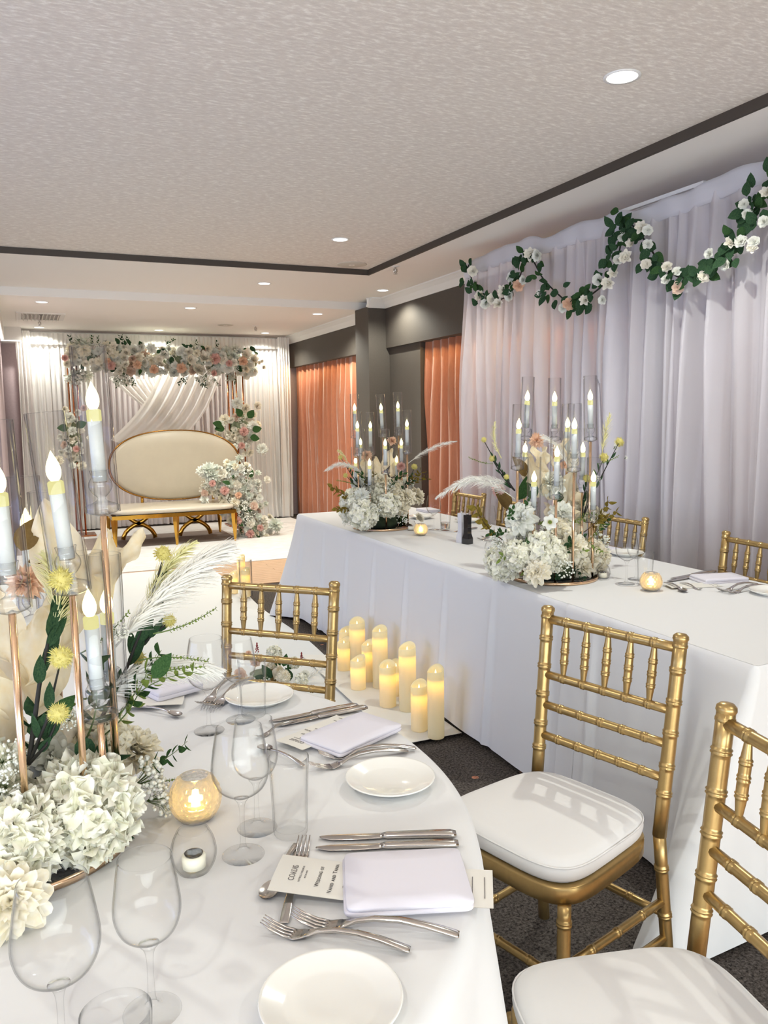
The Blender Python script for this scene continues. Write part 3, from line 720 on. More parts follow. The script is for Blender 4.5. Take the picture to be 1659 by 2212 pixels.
def tocam(p):
    return (Vector((0, 0, CAMH)) - Vector(p)).normalized()

# ================================================================== STAGE: rugs, sofa, flower arch
def rug(name, label, pts, mat, h=.006, z=0.0):
    mb = MB(); n = len(pts); vs = [(p[0], p[1], z) for p in pts] + [(p[0], p[1], z + h) for p in pts]
    fs = [tuple(reversed(range(n))), tuple(range(n, 2 * n))] + [(i, (i + 1) % n, n + (i + 1) % n, n + i) for i in range(n)]
    mb.add(vs, fs, None, False); return tag(part(mb, name, None, mat=mat), label, 'rug')
rug('stage_rug', 'pale crushed-velvet rug in front of the sofa', [(-.15, 7.98), (3.3, 7.98), (3.3, 9.54), (-.15, 9.54)], 'rug_white', .006, .007)
rug('carpet_strip', 'taupe carpet strip under the sofa', [(-.15, 9.54), (2.3, 9.54), (2.3, 10.55), (-.15, 10.55)], 'carpet_strip', .008)
rug('stage_rug', 'pale crushed-velvet rug along the foot of the backdrop', [(-.15, 10.55), (2.3, 10.55), (2.3, 9.54), (3.5, 9.54), (3.5, 11.35), (-.15, 11.35)], 'rug_white', .006)
def runner_fn():
    mb = MB()
    def fn(u, v):
        x = -.7 + u * 2.3; y = 3.13 + v * 4.77
        w = .006 + .010 * max(0, math.sin(3.1 * y + 1.3 * math.sin(2.2 * x))) * (.5 + .5 * math.sin(1.7 * x + y)) + (.007 if y > 6.8 and x > .15 else 0)
        return (x + .012 * math.sin(4 * y) * (u > .9), y, w)
    mb.grid(fn, 40, 90); return mb
tag(part(runner_fn(), 'aisle_runner', None, mat='runner_white'), 'wrinkled white aisle runner leading to the stage', 'rug')

def sofa():
    t = thing('oval_back_sofa', 'cream loveseat with oval back and polished gold frame', 'sofa', (1.545, 9.86, .0132))
    hw, hd = .70, .42                      # half width / depth of the seat
    # seat pad
    def pad(u, v):
        a = 2 * pi * u; c, s = math.cos(a), math.sin(a); e = .22
        rx = hw * (abs(c) ** e) * (1 if c > 0 else -1); ry = hd * (abs(s) ** e) * (1 if s > 0 else -1)
        prof = [(.0, .375), (.96, .375), (1.0, .385), (1.0, .41), (.985, .428), (.9, .436), (.5, .444), (0, .446)]
        k, z = prof[min(7, int(round(v * 7)))]
        return (rx * k, ry * k, z)
    part(MB().grid(pad, 64, 7, wrapu=True), 'seat_pad', t, mat='leather_seat')
    mb = MB(); mb.box((0, -hd + .02, .352), (2 * hw, .05, .045)); mb.box((0, hd - .02, .352), (2 * hw, .05, .045)); mb.box((-hw + .02, 0, .352), (.05, 2 * hd, .045)); mb.box((hw - .02, 0, .352), (.05, 2 * hd, .045)); mb.box((0, 0, .352), (.05, 2 * hd, .04))
    part(mb, 'seat_frame', t, mat='gold_sofa')
    for x in (-hw + .02, 0, hw - .02):
        mb = MB(); mb.tube([(x, -hd + .02, .335), (x, -hd + .02, .27), (x, -hd + .01, 0)], [.036, .034, .012], 4, smooth=False)
        part(mb, 'leg', t, mat='gold_sofa')
    for x in (-hw + .02, hw - .02):
        mb = MB(); mb.tube([(x, hd - .02, .335), (x, hd - .02, .27), (x, hd - .01, 0)], [.036, .034, .012], 4, smooth=False)
        part(mb, 'leg', t, mat='gold_sofa')
    for cx in (-.33, .35):
        for sg in (-1, 1):
            pts = [(cx + sg * a_, .33, z_) for a_, z_ in ((.19, 0), (.182, .04), (.155, .09), (.115, .13), (.06, .165), (0, .19), (-.05, .215), (-.095, .25), (-.122, .29), (-.13, .335))]
            part(MB().strip(pts, [.05] * 10, .02, (0, 1, 0)), 'cross_leg', t, Matrix.Translation((0, 0, 0)), 'gold_sofa')
    # oval back
    cz, cyy, rx, rz = .885, .36, .81, .435
    tilt = Matrix.Translation((.16, cyy, cz)) @ Matrix.Rotation(math.radians(-6), 4, 'X')
    def ov(u, v):
        a = 2 * pi * u
        prof = [(0, .035), (.6, .04), (.9, .035), (.96, .02), (.97, 0), (.97, -.04), (0, -.045)]
        k, dpt = prof[min(6, int(round(v * 6)))]
        c, s = math.cos(a), math.sin(a); e = .88
        return (rx * k * abs(c) ** e * (1 if c > 0 else -1), -dpt, rz * k * abs(s) ** e * (1 if s > 0 else -1))
    part(MB().grid(ov, 72, 6, wrapu=True), 'backrest', t, tilt, 'leather_cream')
    def rim(u, v):
        a = 2 * pi * u; b = 2 * pi * v; c, s = math.cos(a), math.sin(a); e = .88
        k = .98 + .018 * math.cos(b)
        return (rx * k * abs(c) ** e * (1 if c > 0 else -1), .022 * math.sin(b), rz * (k + .004 * math.cos(b)) * abs(s) ** e * (1 if s > 0 else -1))
    part(MB().grid(rim, 96, 8, wrapu=True, wrapv=True), 'back_rim', t, tilt, 'gold_rim')
    for x in (-.27, .60): part(MB().tube([(x, .37, .34), (x, .37, .60)], .018, 8), 'back_support', t, mat='gold_sofa')
sofa()

def scatter_blooms(parent, n, region, y0, rpx, kinds, base, seed, jitter=.12, dirb=(0, -1, .15)):
    r = random.Random(seed); pts = []
    tries = 0
    while len(pts) < n and tries < n * 60:
        tries += 1; q = region(r)
        rr = r.uniform(*rpx)
        if any((q[0] - a) ** 2 + (q[1] - b) ** 2 < (.5 * (rr + c)) ** 2 for a, b, c in pts): continue
        pts.append((q[0], q[1], rr))
        p = PY(q[0], q[1], y0 + r.uniform(-jitter, jitter)); d = Vector(dirb) + Vector((r.uniform(-.7, .7), r.uniform(-.2, .3), r.uniform(-.5, .6)))
        k = r.choices([a for a, _ in kinds], [b for _, b in kinds])[0]
        bloom(parent, k, p, rr * depth(p) / F, d, base=base)
WK = [('rose_white', 6), ('rose_ivory', 7), ('peony_cream', 3), ('peony_white', 3), ('bud_white', 4), ('dahlia_white', 1), ('rose_blush', 1), ('sage', 1), ('gyp', 1)]
def arch():
    YA = 10.9; base = Vector((1.65, YA, .0065))
    t = thing('flower_arch', 'copper rod arch topped with white and peach flowers', 'arch', base)
    for px, y in ((493, 10.86), (503, 10.9), (511, 10.94), (525, 10.9), (149, 10.88), (158, 10.92), (168, 10.9)):
        x = PY(px, 850, y).x; part(MB().tube([(x - base.x, y - YA, 0), (x - base.x, y - YA, 2.22)], .0105, 8), 'upright_rod', t, mat='copper_rod')
    x0 = PY(149, 780, YA).x; x1 = PY(528, 780, YA).x
    part(MB().tube([(x0 - base.x, 0, 2.2), (x1 - base.x, 0, 2.2)], .012, 8), 'cross_rod', t, mat='copper_rod')
    for xx in (PY(507, 850, YA).x, PY(158, 850, YA).x): part(MB().box((xx - base.x, 0, .01), (.34, .3, .02)), 'foot_plate', t, mat='copper_rod')
    # foliage core so no gaps show between the blooms
    mb = MB(); r = random.Random(3)
    for i in range(15):
        px = 160 + i * 27; p = PY(px, 772 + .05 * (px - 150) * .3 + r.uniform(-5, 5), YA + .02) - base; mb.ball(p, r.uniform(.09, .12), 8, 6, (1, .6, 1))
    part(mb, 'foliage_core', t, mat='foam_green')
    for px, py, rr, k in ((465, 775, 14, 'dahlia_pink'), (392, 795, 13, 'dahlia_peach'), (240, 790, 12, 'dahlia_pink'), (297, 788, 11, 'dahlia_peach'), (333, 798, 10, 'rose_peach'), (525, 780, 12, 'dahlia_peach'), (140, 773, 9, 'dahlia_pink'), (495, 785, 9, 'dahlia_pink'), (462, 806, 8, 'dahlia_pink'), (232, 780, 9, 'dahlia_peach')):
        p = PY(px, py, YA - .2); bloom(t, k, p, rr * depth(p) / F * 1.1, (rnd.uniform(-.3, .3), -1, 0), base=base)
    def reg(r):
        px = r.uniform(145, 552); c = 770 + (px - 150) * .035; return px, c + r.uniform(-1, 1) * (27 if 200 < px < 540 else 18)
    scatter_blooms(t, 165, reg, YA - .1, (9, 17), WK, base, 11, .1)
    for i in range(34):
        px = rnd.uniform(140, 560); up = rnd.random() < .45
        p = PY(px, 748 + (px - 150) * .03 if up else 806 + (px - 150) * .02, YA - .05)
        d = Vector((rnd.uniform(-.6, .6), -.3, 1 if up else -1)); bloom(t, rnd.choice(['sprig_green', 'sprig_dark', 'sprig_green', 'sage', 'gyp']), p, rnd.uniform(.09, .17), d, base=base)
    for i in range(30):
        px = rnd.uniform(140, 560); p = PY(px, 772 + rnd.uniform(-32, 34), YA - .12)
        leafat(t, rnd.choice(['leaf_green', 'leaf_dark']), p, rnd.uniform(.06, .11), (rnd.uniform(-1, 1), -.2, rnd.uniform(-1, 1)), base=base)
    for px, py, rr in ((560, 783, 6), (570, 793, 6), (552, 802, 6), (566, 780, 5)):
        p = PY(px, py, YA - .1); bloom(t, 'bud_white', p, rr * depth(p) / F, (.3, -1, -.2), base=base)
    # cluster tied to the right uprights, and the one on the left uprights
    mb = MB()
    for px, py, rr in ((518, 925, .14), (525, 955, .1), (515, 905, .1)): mb.ball(PY(px, py, YA - .04) - base, rr, 8, 6, (1, .6, 1))
    for px, py, rr in ((155, 920, .1), (158, 950, .11), (160, 985, .09)): mb.ball(PY(px, py, YA - .04) - base, rr, 8, 6, (1, .6, 1))
    part(mb, 'foliage_core', t, mat='foam_green')
    for px, py, rr, k in ((527, 932, 12, 'dahlia_pink'), (522, 963, 9, 'dahlia_pink'), (548, 920, 12, 'peony_white'), (165, 970, 9, 'dahlia_pink')):
        p = PY(px, py, YA - .25); bloom(t, k, p, rr * depth(p) / F * 1.1, (0, -1, 0), base=base)
    scatter_blooms(t, 34, lambda r: (520 + r.gauss(0, 19), 932 + r.gauss(0, 24)), YA - .16, (8, 14), WK, base, 12, .08)
    scatter_blooms(t, 26, lambda r: (156 + r.gauss(0, 11), 945 + r.gauss(0, 30)), YA - .16, (8, 13), WK, base, 13, .08)
    for px, py, dx, dz in ((522, 900, -.6, 1), (536, 903, .7, 1), (545, 930, 1, .3), (540, 945, 1, -.1), (485, 925, -1, 0), (148, 925, -1, .1), (165, 922, 1, .5), (480, 920, -1, .4)):
        leafat(t, 'leaf_green', PY(px, py, YA - .3), .13, (dx, -.2, dz), base=base, w=1.4)
    return t
arch()
def floor_cluster():
    YF = 9.75; base = Vector((2.46, YF, .014))
    t = thing('floor_flowers', 'cascade of white and pink flowers spilling from the sofa seat to the floor', 'flowers', base)
    mb = MB()
    for px, py, y, rr in ((530, 1050, 9.9, .13), (528, 1090, 9.85, .14), (530, 1120, 9.8, .13), (538, 1145, 9.7, .15), (500, 1060, 9.9, .1), (470, 1065, 9.95, .08), (545, 1158, 9.65, .12)):
        rr *= .7; p = PY(px, py, y + .05) - base; p.z = max(p.z, rr); mb.ball(p, rr, 8, 6)
    part(mb, 'foliage_core', t, mat='foam_green')
    for px, py, rr, k in ((485, 1060, 12, 'dahlia_pink'), (515, 1070, 9, 'dahlia_peach'), (513, 1126, 12, 'dahlia_pink'), (540, 1153, 12, 'dahlia_pink'), (562, 1140, 9, 'dahlia_pink'), (548, 1093, 10, 'rose_blush'), (459, 1044, 9, 'dahlia_pink'), (541, 1132, 10, 'rose_ivory'), (508, 1085, 11, 'peony_cream')):
        p = PY(px, py, 9.62); bloom(t, k, p, rr * depth(p) / F * 1.1, (0, -1, .2), base=base)
    def reg(r):
        v = r.random(); q = [(462, 1050), (500, 1035), (528, 1045), (525, 1085), (535, 1120), (545, 1150), (550, 1160)]
        a = v * 5.99; i = int(a); f = a - i
        return q[i][0] * (1 - f) + q[i + 1][0] * f + r.gauss(0, 15), min(1166, q[i][1] * (1 - f) + q[i + 1][1] * f + r.gauss(0, 13))
    scatter_blooms(t, 125, reg, 9.70, (7, 13), WK + [('sage', 1), ('gyp', 2)], base, 14, .07)
    for i in range(26):
        q = reg(rnd); p = PY(q[0] + rnd.uniform(-16, 16), q[1], 9.68); d = (rnd.uniform(-1, 1), -.6, rnd.uniform(-.1, .9)); bloom(t, rnd.choice(['sage', 'gyp', 'sprig_green', 'sage']), p, rnd.uniform(.07, .13), d, base=base)
    for px, py, dx, dz in ((497, 1045, -1, .4), (540, 1032, .4, 1), (510, 1128, .6, -.3)): leafat(t, 'leaf_green', PY(px, py, 9.6), .1, (dx, -.2, dz), base=base)
floor_cluster()

# ================================================================== GARLAND on the side drape
def garland():
    XG = XD - .085
    guide = [(1012, 572), (1018, 600), (1030, 632), (1060, 648), (1095, 640), (1122, 600), (1135, 552), (1150, 560), (1172, 600), (1205, 635), (1240, 660), (1275, 638), (1305, 612), (1332, 565), (1345, 505), (1352, 482), (1375, 495), (1400, 530), (1430, 572), (1465, 598), (1500, 598), (1535, 585), (1565, 555), (1595, 530), (1620, 490), (1640, 450), (1652, 420), (1690, 380), (1740, 400)]
    pts = [PX(a, b, XG) for a, b in guide]; base = Vector((XG, pts[14].y, 0))
    t = thing('flower_garland', 'leafy green garland with white and peach roses swagged across the sheer drape', 'garland', base)
    def cr(i, f):
        p = [pts[max(0, min(len(pts) - 1, i + k))] for k in (-1, 0, 1, 2)]
        return .5 * ((2 * p[1]) + (p[2] - p[0]) * f + (2 * p[0] - 5 * p[1] + 4 * p[2] - p[3]) * f * f + (3 * p[1] - p[0] - 3 * p[2] + p[3]) * f ** 3)
    path = [cr(i, f / 6) for i in range(len(pts) - 1) for f in range(6)]
    part(MB().tube([p - base for p in path], .005, 5), 'vine', t, mat='stem_dark')
    r = random.Random(9); n = len(path)
    for i in range(285):
        a = r.random() * (n - 2); k = int(a); p = path[k].lerp(path[k + 1], a - k); d = (path[k + 1] - path[k]).normalized()
        off = Vector((r.uniform(-.05, -.005), r.gauss(0, .028), r.gauss(0, .03)))
        dr = d * r.uniform(-.5, .8) + Vector((r.uniform(-.5, .1), r.uniform(-1, 1), r.uniform(-1, .8)))
        leafat(t, 'leaf_dark' if r.random() < .72 else 'leaf_green', p + off, r.uniform(.048, .078), dr, (-1, -.3, .3 * r.uniform(-1, 1)), base, w=1.15)
    for px, py, rr in ((1020, 585, 9), (1035, 640, 9), (1048, 655, 9), (1062, 645, 9), (1075, 655, 9), (1085, 630, 10), (1098, 640, 9), (1105, 598, 10), (1128, 605, 8), (1145, 548, 11), (1158, 552, 10), (1165, 635, 8), (1215, 665, 8), (1262, 648, 9), (1290, 605, 10), (1312, 612, 11), (1325, 590, 9), (1300, 648, 8), (1345, 510, 9), (1350, 555, 11), (1335, 560, 9), (1362, 525, 9), (1385, 490, 11), (1398, 497, 9), (1398, 528, 9), (1395, 570, 9), (1440, 575, 9), (1437, 603, 8), (1462, 585, 8), (1520, 595, 11), (1530, 548, 9), (1565, 572, 9), (1578, 522, 10), (1600, 520, 11), (1628, 522, 10), (1624, 535, 9), (1606, 440, 9), (1615, 462, 9), (1648, 478, 10), (1655, 415, 10)):
        p = PX(px, py, XG - .05); bloom(t, r.choice(['rose_white', 'rose_white', 'rose_ivory', 'bud_white']), p, rr * depth(p) / F * 1.5, (-1, -.5 + r.uniform(-.4, .4), r.uniform(-.3, .4)), base=base)
    for px, py, rr in ((1120, 616, 13), (1229, 656, 14), (1464, 622, 14)):
        p = PX(px, py, XG - .06); bloom(t, 'rose_peach' if px < 1400 else 'rose_blush', p, rr * depth(p) / F * 1.1, (-.8, -1, -.2), base=base)
garland()

# ================================================================== TABLES
TZ = .75
def banquet_table(name, label, x0, x1, y0, y1):
    t = thing(name, label, 'table', ((x0 + x1) / 2, (y0 + y1) / 2, 0)); hx, hy = (x1 - x0) / 2, (y1 - y0) / 2
    part(MB().box((0, 0, TZ - .022), (2 * hx, 2 * hy, .03)), 'tabletop', t, mat='plastic_white')
    for sx in (-1, 1):
        for sy in (-1, 1): part(MB().tube([(sx * (hx - .12), sy * (hy - .2), 0), (sx * (hx - .12), sy * (hy - .2), TZ - .037)], .016, 8), 'leg', t, mat='steel')
banquet_table('banquet_table', 'long table under the white cloths, stage half', 1.83, 2.7, 2.5, 5.65)
banquet_table('banquet_table', 'long table under the white cloths, near half', 1.83, 2.7, 1.6, 2.45)
def rect_cloth(x0, x1, y0, y1, z, hem, seed, corners, sides=(1, 1, 1, 1), nper=260, nv=16, flare=.055):
    """corners: dict corner index -> flare amount; order (x0,y0),(x1,y0),(x1,y1),(x0,y1); sides: which skirts hang"""
    r = random.Random(seed); mb = MB()
    C = [Vector((x0, y0)), Vector((x1, y0)), Vector((x1, y1)), Vector((x0, y1))]; rad = .012
    per = []; lens = [(C[(i + 1) % 4] - C[i]).length for i in range(4)]; tot = sum(lens)
    ws = [(r.uniform(6, 16), r.uniform(0, 6), r.uniform(.3, 1)) for _ in range(5)]
    prof = []
    for k in range(nper):
        s = tot * k / nper; i = 0
        while s > lens[i]: s -= lens[i]; i += 1
        p = C[i].lerp(C[(i + 1) % 4], s / lens[i]); e = C[(i + 1) % 4] - C[i]; nrm = Vector((e.y, -e.x)).normalized()
        d0, d1 = s, lens[i] - s
        g0, g1 = math.exp(-(d0 / .16) ** 2), math.exp(-(d1 / .16) ** 2)
        n0 = (C[i] - (C[0] + C[2]) / 2).normalized(); 
        c0 = Vector((-1 if i in (0, 3) else 1, -1 if i in (0, 1) else 1)).normalized(); j = (i + 1) % 4
        c1 = Vector((-1 if j in (0, 3) else 1, -1 if j in (0, 1) else 1)).normalized()
        k0, k1 = corners.get(i, .05), corners.get(j, .05)
        off = (Vector(k0) if hasattr(k0, '__len__') else c0 * k0) * g0 + (Vector(k1) if hasattr(k1, '__len__') else c1 * k1) * g1
        wv = sum(a * math.sin(f * (tot * k / nper) + ph) for f, ph, a in ws) / 3
        prof.append((p, nrm, off, wv, max(g0, g1), sides[i] if d0 > .02 and d1 > .02 else max(sides[i], 0)))
    def fn(u, v):
        p, nrm, off, wv, g, sd = prof[int(round(u * nper)) % nper]; sa_ = tot * (int(round(u * nper)) % nper) / nper
        cr_ = math.exp(-(((sa_ + .1 * math.sin(seed)) % .43 - .2) / .012) ** 2) - .6 * math.exp(-(((sa_ + .1 * math.sin(seed)) % .43 - .235) / .02) ** 2)
        if v == 0: q = p; zz = z
        else:
            vv = (v - 1 / nv) / (1 - 1 / nv)
            q = p + nrm * (rad * min(1, v * nv) + flare * vv + .026 * wv * vv * (1 - .6 * g)) + off * vv ** 1.25 + nrm * (.010 * cr_ * min(1, vv * 3))
            # tuck between the two corner folds
            zz = z - rad - (z - rad - (hem(wv, g) if nrm.x < .5 else .53)) * vv
        return (q.x, q.y, zz)
    W = nper
    vs = [fn(i / nper, j / nv) for j in range(nv + 1) for i in range(nper)]
    fs = []
    for j in range(nv):
        for i in range(nper):
            if prof[i][5] and prof[(i + 1) % nper][5] or (j == 0): fs.append((j * W + (i + 1) % W, j * W + i, (j + 1) * W + i, (j + 1) * W + (i + 1) % W))
    mb.add(vs, fs)
    # flat top
    def top(u, v): return (x0 + (x1 - x0) * u, y0 + (y1 - y0) * v, z + .0005)
    mb.grid(top, 10, 20)
    return mb
o = part(rect_cloth(1.81, 2.72, 2.30, 5.67, TZ, lambda w_, g: .028 + .012 * w_ * (1 - g) - .014 * g, 3, {3: (-.17, .03), 2: .1, 0: 0, 1: 0}, (0, 1, 1, 1), 760), 'tablecloth', None, mat='cloth_white_b')
tag(o, 'white cloth over the stage end of the long table', 'tablecloth', 'cloths on the long table')
o = part(rect_cloth(1.806, 2.724, 1.57, 2.42, TZ + .0025, lambda w_, g: .03 + .012 * w_ * (1 - g) - .02 * g, 4, {0: (-.36, -.03), 1: .2, 2: 0, 3: 0}, (1, 1, 0, 1), 420, flare=.05), 'tablecloth', None, mat='cloth_white_b')
tag(o, 'white cloth over the near end of the long table, its corner trailing on the carpet', 'tablecloth', 'cloths on the long table')

RC, RR = Vector((-.2, 1.5, 0)), .935
t = thing('round_table', 'round table under a white cloth in the foreground', 'table', RC)
part(MB().lathe([(0, TZ - .035), (RR - .012, TZ - .035), (RR - .006, TZ - .02), (RR - .012, TZ - .004), (0, TZ - .004)], 64), 'tabletop', t, mat='plastic_white')
for k in range(4):
    a = pi / 4 + k * pi / 2; part(MB().tube([(.5 * math.cos(a), .5 * math.sin(a), 0), (.5 * math.cos(a), .5 * math.sin(a), TZ - .035)], .016, 8), 'leg', t, mat='steel')
def round_cloth():
    prof = [(0, TZ), (.3, TZ), (.6, TZ), (.85, TZ), (RR - .02, TZ), (RR - .006, TZ - .003), (RR + .003, TZ - .012), (RR + .008, TZ - .03)] + [(RR + .012 + .07 * (k / 14), TZ - .03 - (TZ - .05) * (k / 14)) for k in range(1, 15)]
    n = len(prof) - 1; seg = 240
    def fn(u, v):
        a = 2 * pi * u; r, z = prof[int(round(v * n))]; dr = max(0, (TZ - .02 - z) / TZ)
        fold = math.sin(17 * a + .8 * math.sin(3 * a)) * .6 + math.sin(31 * a + 2) * .25
        r2 = r + fold * .055 * dr ** .8
        return (r2 * math.cos(a), r2 * math.sin(a), z)
    return MB().grid(fn, seg, n, wrapu=True)
tag(part(round_cloth(), 'tablecloth', None, Matrix.Translation(RC), 'cloth_white'), 'white cloth draped over the round foreground table', 'tablecloth')

# ================================================================== CHIAVARI CHAIRS
def bamboo(mb, p0, p1, r, rings, seg=10, taper=None):
    """round bar with double raised rings at fractions `rings`"""
    p0, p1 = Vector(p0), Vector(p1); ln = (p1 - p0).length; st = []
    rad = lambda t: (r if taper is None else taper(t))
    ts = {0.0: 1.0, 1.0: 1.0}
    e = .0030 / ln
    for q in rings:
        for k, f in ((-4.2, 1.0), (-2.4, 1.0), (-1.6, 1.15), (-.7, 1.15), (0, 1.0), (.7, 1.15), (1.6, 1.15), (2.4, 1.0), (4.2, 1.0)):
            tt = q + k * e
            if 0 < tt < 1: ts[tt] = f
    if taper is not None:
        for k in range(1, 12): ts.setdefault(k / 12, 1.0)
    keys = sorted(ts)
    mb.tube([p0.lerp(p1, k) for k in keys], [rad(k) * ts[k] for k in keys], seg)
def make_chair(label, group):
    t = thing('chiavari_chair', label, 'chair', (0, 0, 0), 0, group); G = 'gold_chair'
    W2, sz = .195, .425
    foot = lambda s: Vector((s * .2, .245, 0)); seatp = lambda s: Vector((s * .19, .195, sz)); topp = lambda s: Vector((s * .2, .25, .905))
    for s in (-1, 1):
        mb = MB(); r = .0172
        path = [foot(s), foot(s).lerp(seatp(s), .5) + Vector((0, -.004, 0)), seatp(s)]
        bamboo(mb, path[0], path[2], .016, [.2, .5, .8]); bamboo(mb, seatp(s), topp(s), r, [.22, .36, .53, .69, .85])
        mb.lathe([(0, .018), (.012, .017), (.0185, .011), (.0195, .004), (.0165, -.002), (.0165, -.008), (.019, -.011), (.019, -.016), (.0165, -.018)], 14, TR(topp(s), (topp(s) - seatp(s))))
        part(mb, 'back_post', t, mat=G)
        mb = MB(); bamboo(mb, (s * .19, -.18, 0), (s * .185, -.17, .395), .0155, [.3, .62, .9]); part(mb, 'front_leg', t, mat=G)
    at = lambda s, z: seatp(s).lerp(topp(s), (z - sz) / (.905 - sz))
    for z, n, nm in ((.886, 5, 'top_rail'), (.733, 5, 'back_rail'), (.65, 5, 'back_rail'), (.566, 5, 'back_rail')):
        a, b = at(-1, z), at(1, z); mb = MB(); bamboo(mb, a, b, .0112 if nm == 'back_rail' else .0125, [(k + 1) / 6 for k in range(5)]); part(mb, nm, t, mat=G)
    a0, b0, a1, b1 = at(-1, .733), at(1, .733), at(-1, .886), at(1, .886)
    for k in range(5):
        f = (k + 1) / 6; mb = MB(); bamboo(mb, a0.lerp(b0, f), a1.lerp(b1, f), .009, [.3, .5, .7], 8, taper=lambda q: .0055 + .0052 * min(1, 3.2 * min(q, 1 - q) + .05)); part(mb, 'spindle', t, mat=G)
    def outline(k, z, e=.46):
        out = []
        for i in range(48):
            a = 2 * pi * i / 48; c, s = math.cos(a), math.sin(a); y = .2 * abs(s) ** e * (1 if s > 0 else -1)
            w = .2 + .012 * (-y / .2); x = w * abs(c) ** e * (1 if c > 0 else -1)
            out.append((x * k, y * k, z))
        return out
    def stack(rows):
        mb = MB(); vs = [p for k, z in rows for p in outline(max(k, .001), z)]
        fs = [(j * 48 + i, j * 48 + (i + 1) % 48, (j + 1) * 48 + (i + 1) % 48, (j + 1) * 48 + i) for j in range(len(rows) - 1) for i in range(48)]
        return mb.add(vs, fs)
    part(stack([(.0, .39), (.97, .39), (1.0, .393), (1.0, .428), (.985, .432), (0, .432)]), 'seat_frame', t, mat=G)
    cu = part(stack([(.0, .4325), (.93, .434), (.975, .444), (.99, .458), (.985, .472), (.955, .482), (.85, .488), (.5, .494), (0, .496)]), 'seat_cushion', t, mat='cushion')
    mb = MB(); pts = outline(.985, .4745); mb.tube(pts + pts[:2], .0022, 5, cap=False); part(mb, 'piping', cu, mat='cushion')
    for z in (.25, .15):
        for s in (-1, 1):
            mb = MB(); q = foot(s).lerp(seatp(s), z / sz); bamboo(mb, (s * .188, -.175, z), q, .0105, [.25, .5, .75], 8); part(mb, 'side_stretcher', t, mat=G)
    mb = MB(); bamboo(mb, (-.19, -.175, .22), (.19, -.175, .22), .0105, [.25, .5, .75], 8); part(mb, 'front_stretcher', t, mat=G)
    mb = MB(); bamboo(mb, foot(-1).lerp(seatp(-1), .5), foot(1).lerp(seatp(1), .5), .0105, [.25, .5, .75], 8); part(mb, 'rear_stretcher', t, mat=G)
    return t
CG = 'gold bamboo-style chairs with white cushions'
chair0 = make_chair('gold chair with white cushion, its whole back in view, right of the round table', CG)
def set_chair(o, lab, mid, n):
    n = Vector((n[0], n[1])).normalized(); o['label'] = lab
    org = Vector((mid[0], mid[1])) + n * .25; o.location = (org.x, org.y, 0); o.rotation_euler = (0, 0, math.atan2(-n.y, -n.x) - pi / 2)
set_chair(chair0, chair0['label'], (1.358, 1.643), (-.96, -.279))
def more(lab, mid, n): set_chair(copy_tree(chair0), lab, mid, n)
more('gold chair cut off by the right edge, nearest the camera', (1.105, .858), (-.97, .18))
more('gold chair beyond the round table, beside the floor candles', (.748, 2.572), (-.69, -.72))
more('gold chair behind the long table, cut off at the right edge', (2.83, 2.46), (-1, .05))
more('gold chair behind the long table, just right of the middle floral centrepiece', (2.87, 3.41), (-1, 0))
more('gold chair behind the long table, mostly hidden by the middle floral centrepiece', (2.85, 4.36), (-1, .03))
more('gold chair behind the long table, beyond the salt and pepper mills', (2.85, 4.97), (-1, 0))

# ================================================================== TABLEWARE
def glass_shell(outer, t_, base_solid=False):
    """closed thin-walled vessel from an outer profile (r,z) running bottom -> rim"""
    inner = [(max(r - t_, 0), z + (t_ if i == 0 else 0)) for i, (r, z) in enumerate(outer)]
    return outer + [(outer[-1][0] - t_ * .5, outer[-1][1] + t_ * .4)] + inner[::-1]
def spline(pts, n=6):
    out = []; m = len(pts)
    for i in range(m - 1):
        p = [pts[max(0, min(m - 1, i + k))] for k in (-1, 0, 1, 2)]
        for f in range(n):
            f /= n; out.append(tuple(.5 * (2 * p[1][c] + (p[2][c] - p[0][c]) * f + (2 * p[0][c] - 5 * p[1][c] + 4 * p[2][c] - p[3][c]) * f * f + (3 * p[1][c] - p[0][c] - 3 * p[2][c] + p[3][c]) * f ** 3) for c in (0, 1)))
    out.append(pts[-1]); return out
def wine_meshes(h, rb, rr):
    zb = h * .44
    bowl = spline([(.0, zb), (rb * .35, zb + .006), (rb * .8, zb + h * .10), (rb, zb + h * .22), (rb * .93, zb + h * .38), (rr, h)], 6)
    bowl = [(max(0, r), z) for r, z in bowl]
    b = MB().lathe(glass_shell(bowl, .0013), 40).mat('glass_thin'); b.slots = ['glass_thin']
    st = spline([(.0335, 0), (.034, .0015), (.03, .003), (.012, .007), (.0055, .016), (.004, .04), (.004, zb - .02), (.0065, zb - .006), (.012, zb + .002)], 4)
    s = MB().lathe([(0, 0)] + st + [(0, zb + .003)], 28); s.slots = ['glass_stem']
    return b.mesh('bowl'), s.mesh('stem_and_foot')
WINE = {'large': wine_meshes(.215, .046, .036), 'small': wine_meshes(.195, .039, .031)}
def wine_glass(kind, p, label, group, z=TZ):
    t = thing('wine_glass', label, 'glass', (p[0], p[1], z + .001), rnd.uniform(0, 6), group)
    inst(WINE[kind][0], 'bowl', t); inst(WINE[kind][1], 'stem_and_foot', t)
def tumbler_mesh(h, r0, r1, thick=.0022):
    out = spline([(r0 * .86, 0), (r0, .006), (r0 * 1.05, h * .4), (r1, h)], 5)
    m = MB().lathe([(0, 0)] + out + [(r1 - thick * .5, h + .0006), (r1 - thick, h)] + [(r - thick, max(z, .011)) for r, z in out[::-1]] + [(0, .011)], 36); m.slots = ['glass_thin']; return m.mesh('glass_body')
TUMB = {'tall': tumbler_mesh(.135, .029, .034), 'mid': tumbler_mesh(.105, .029, .033)}
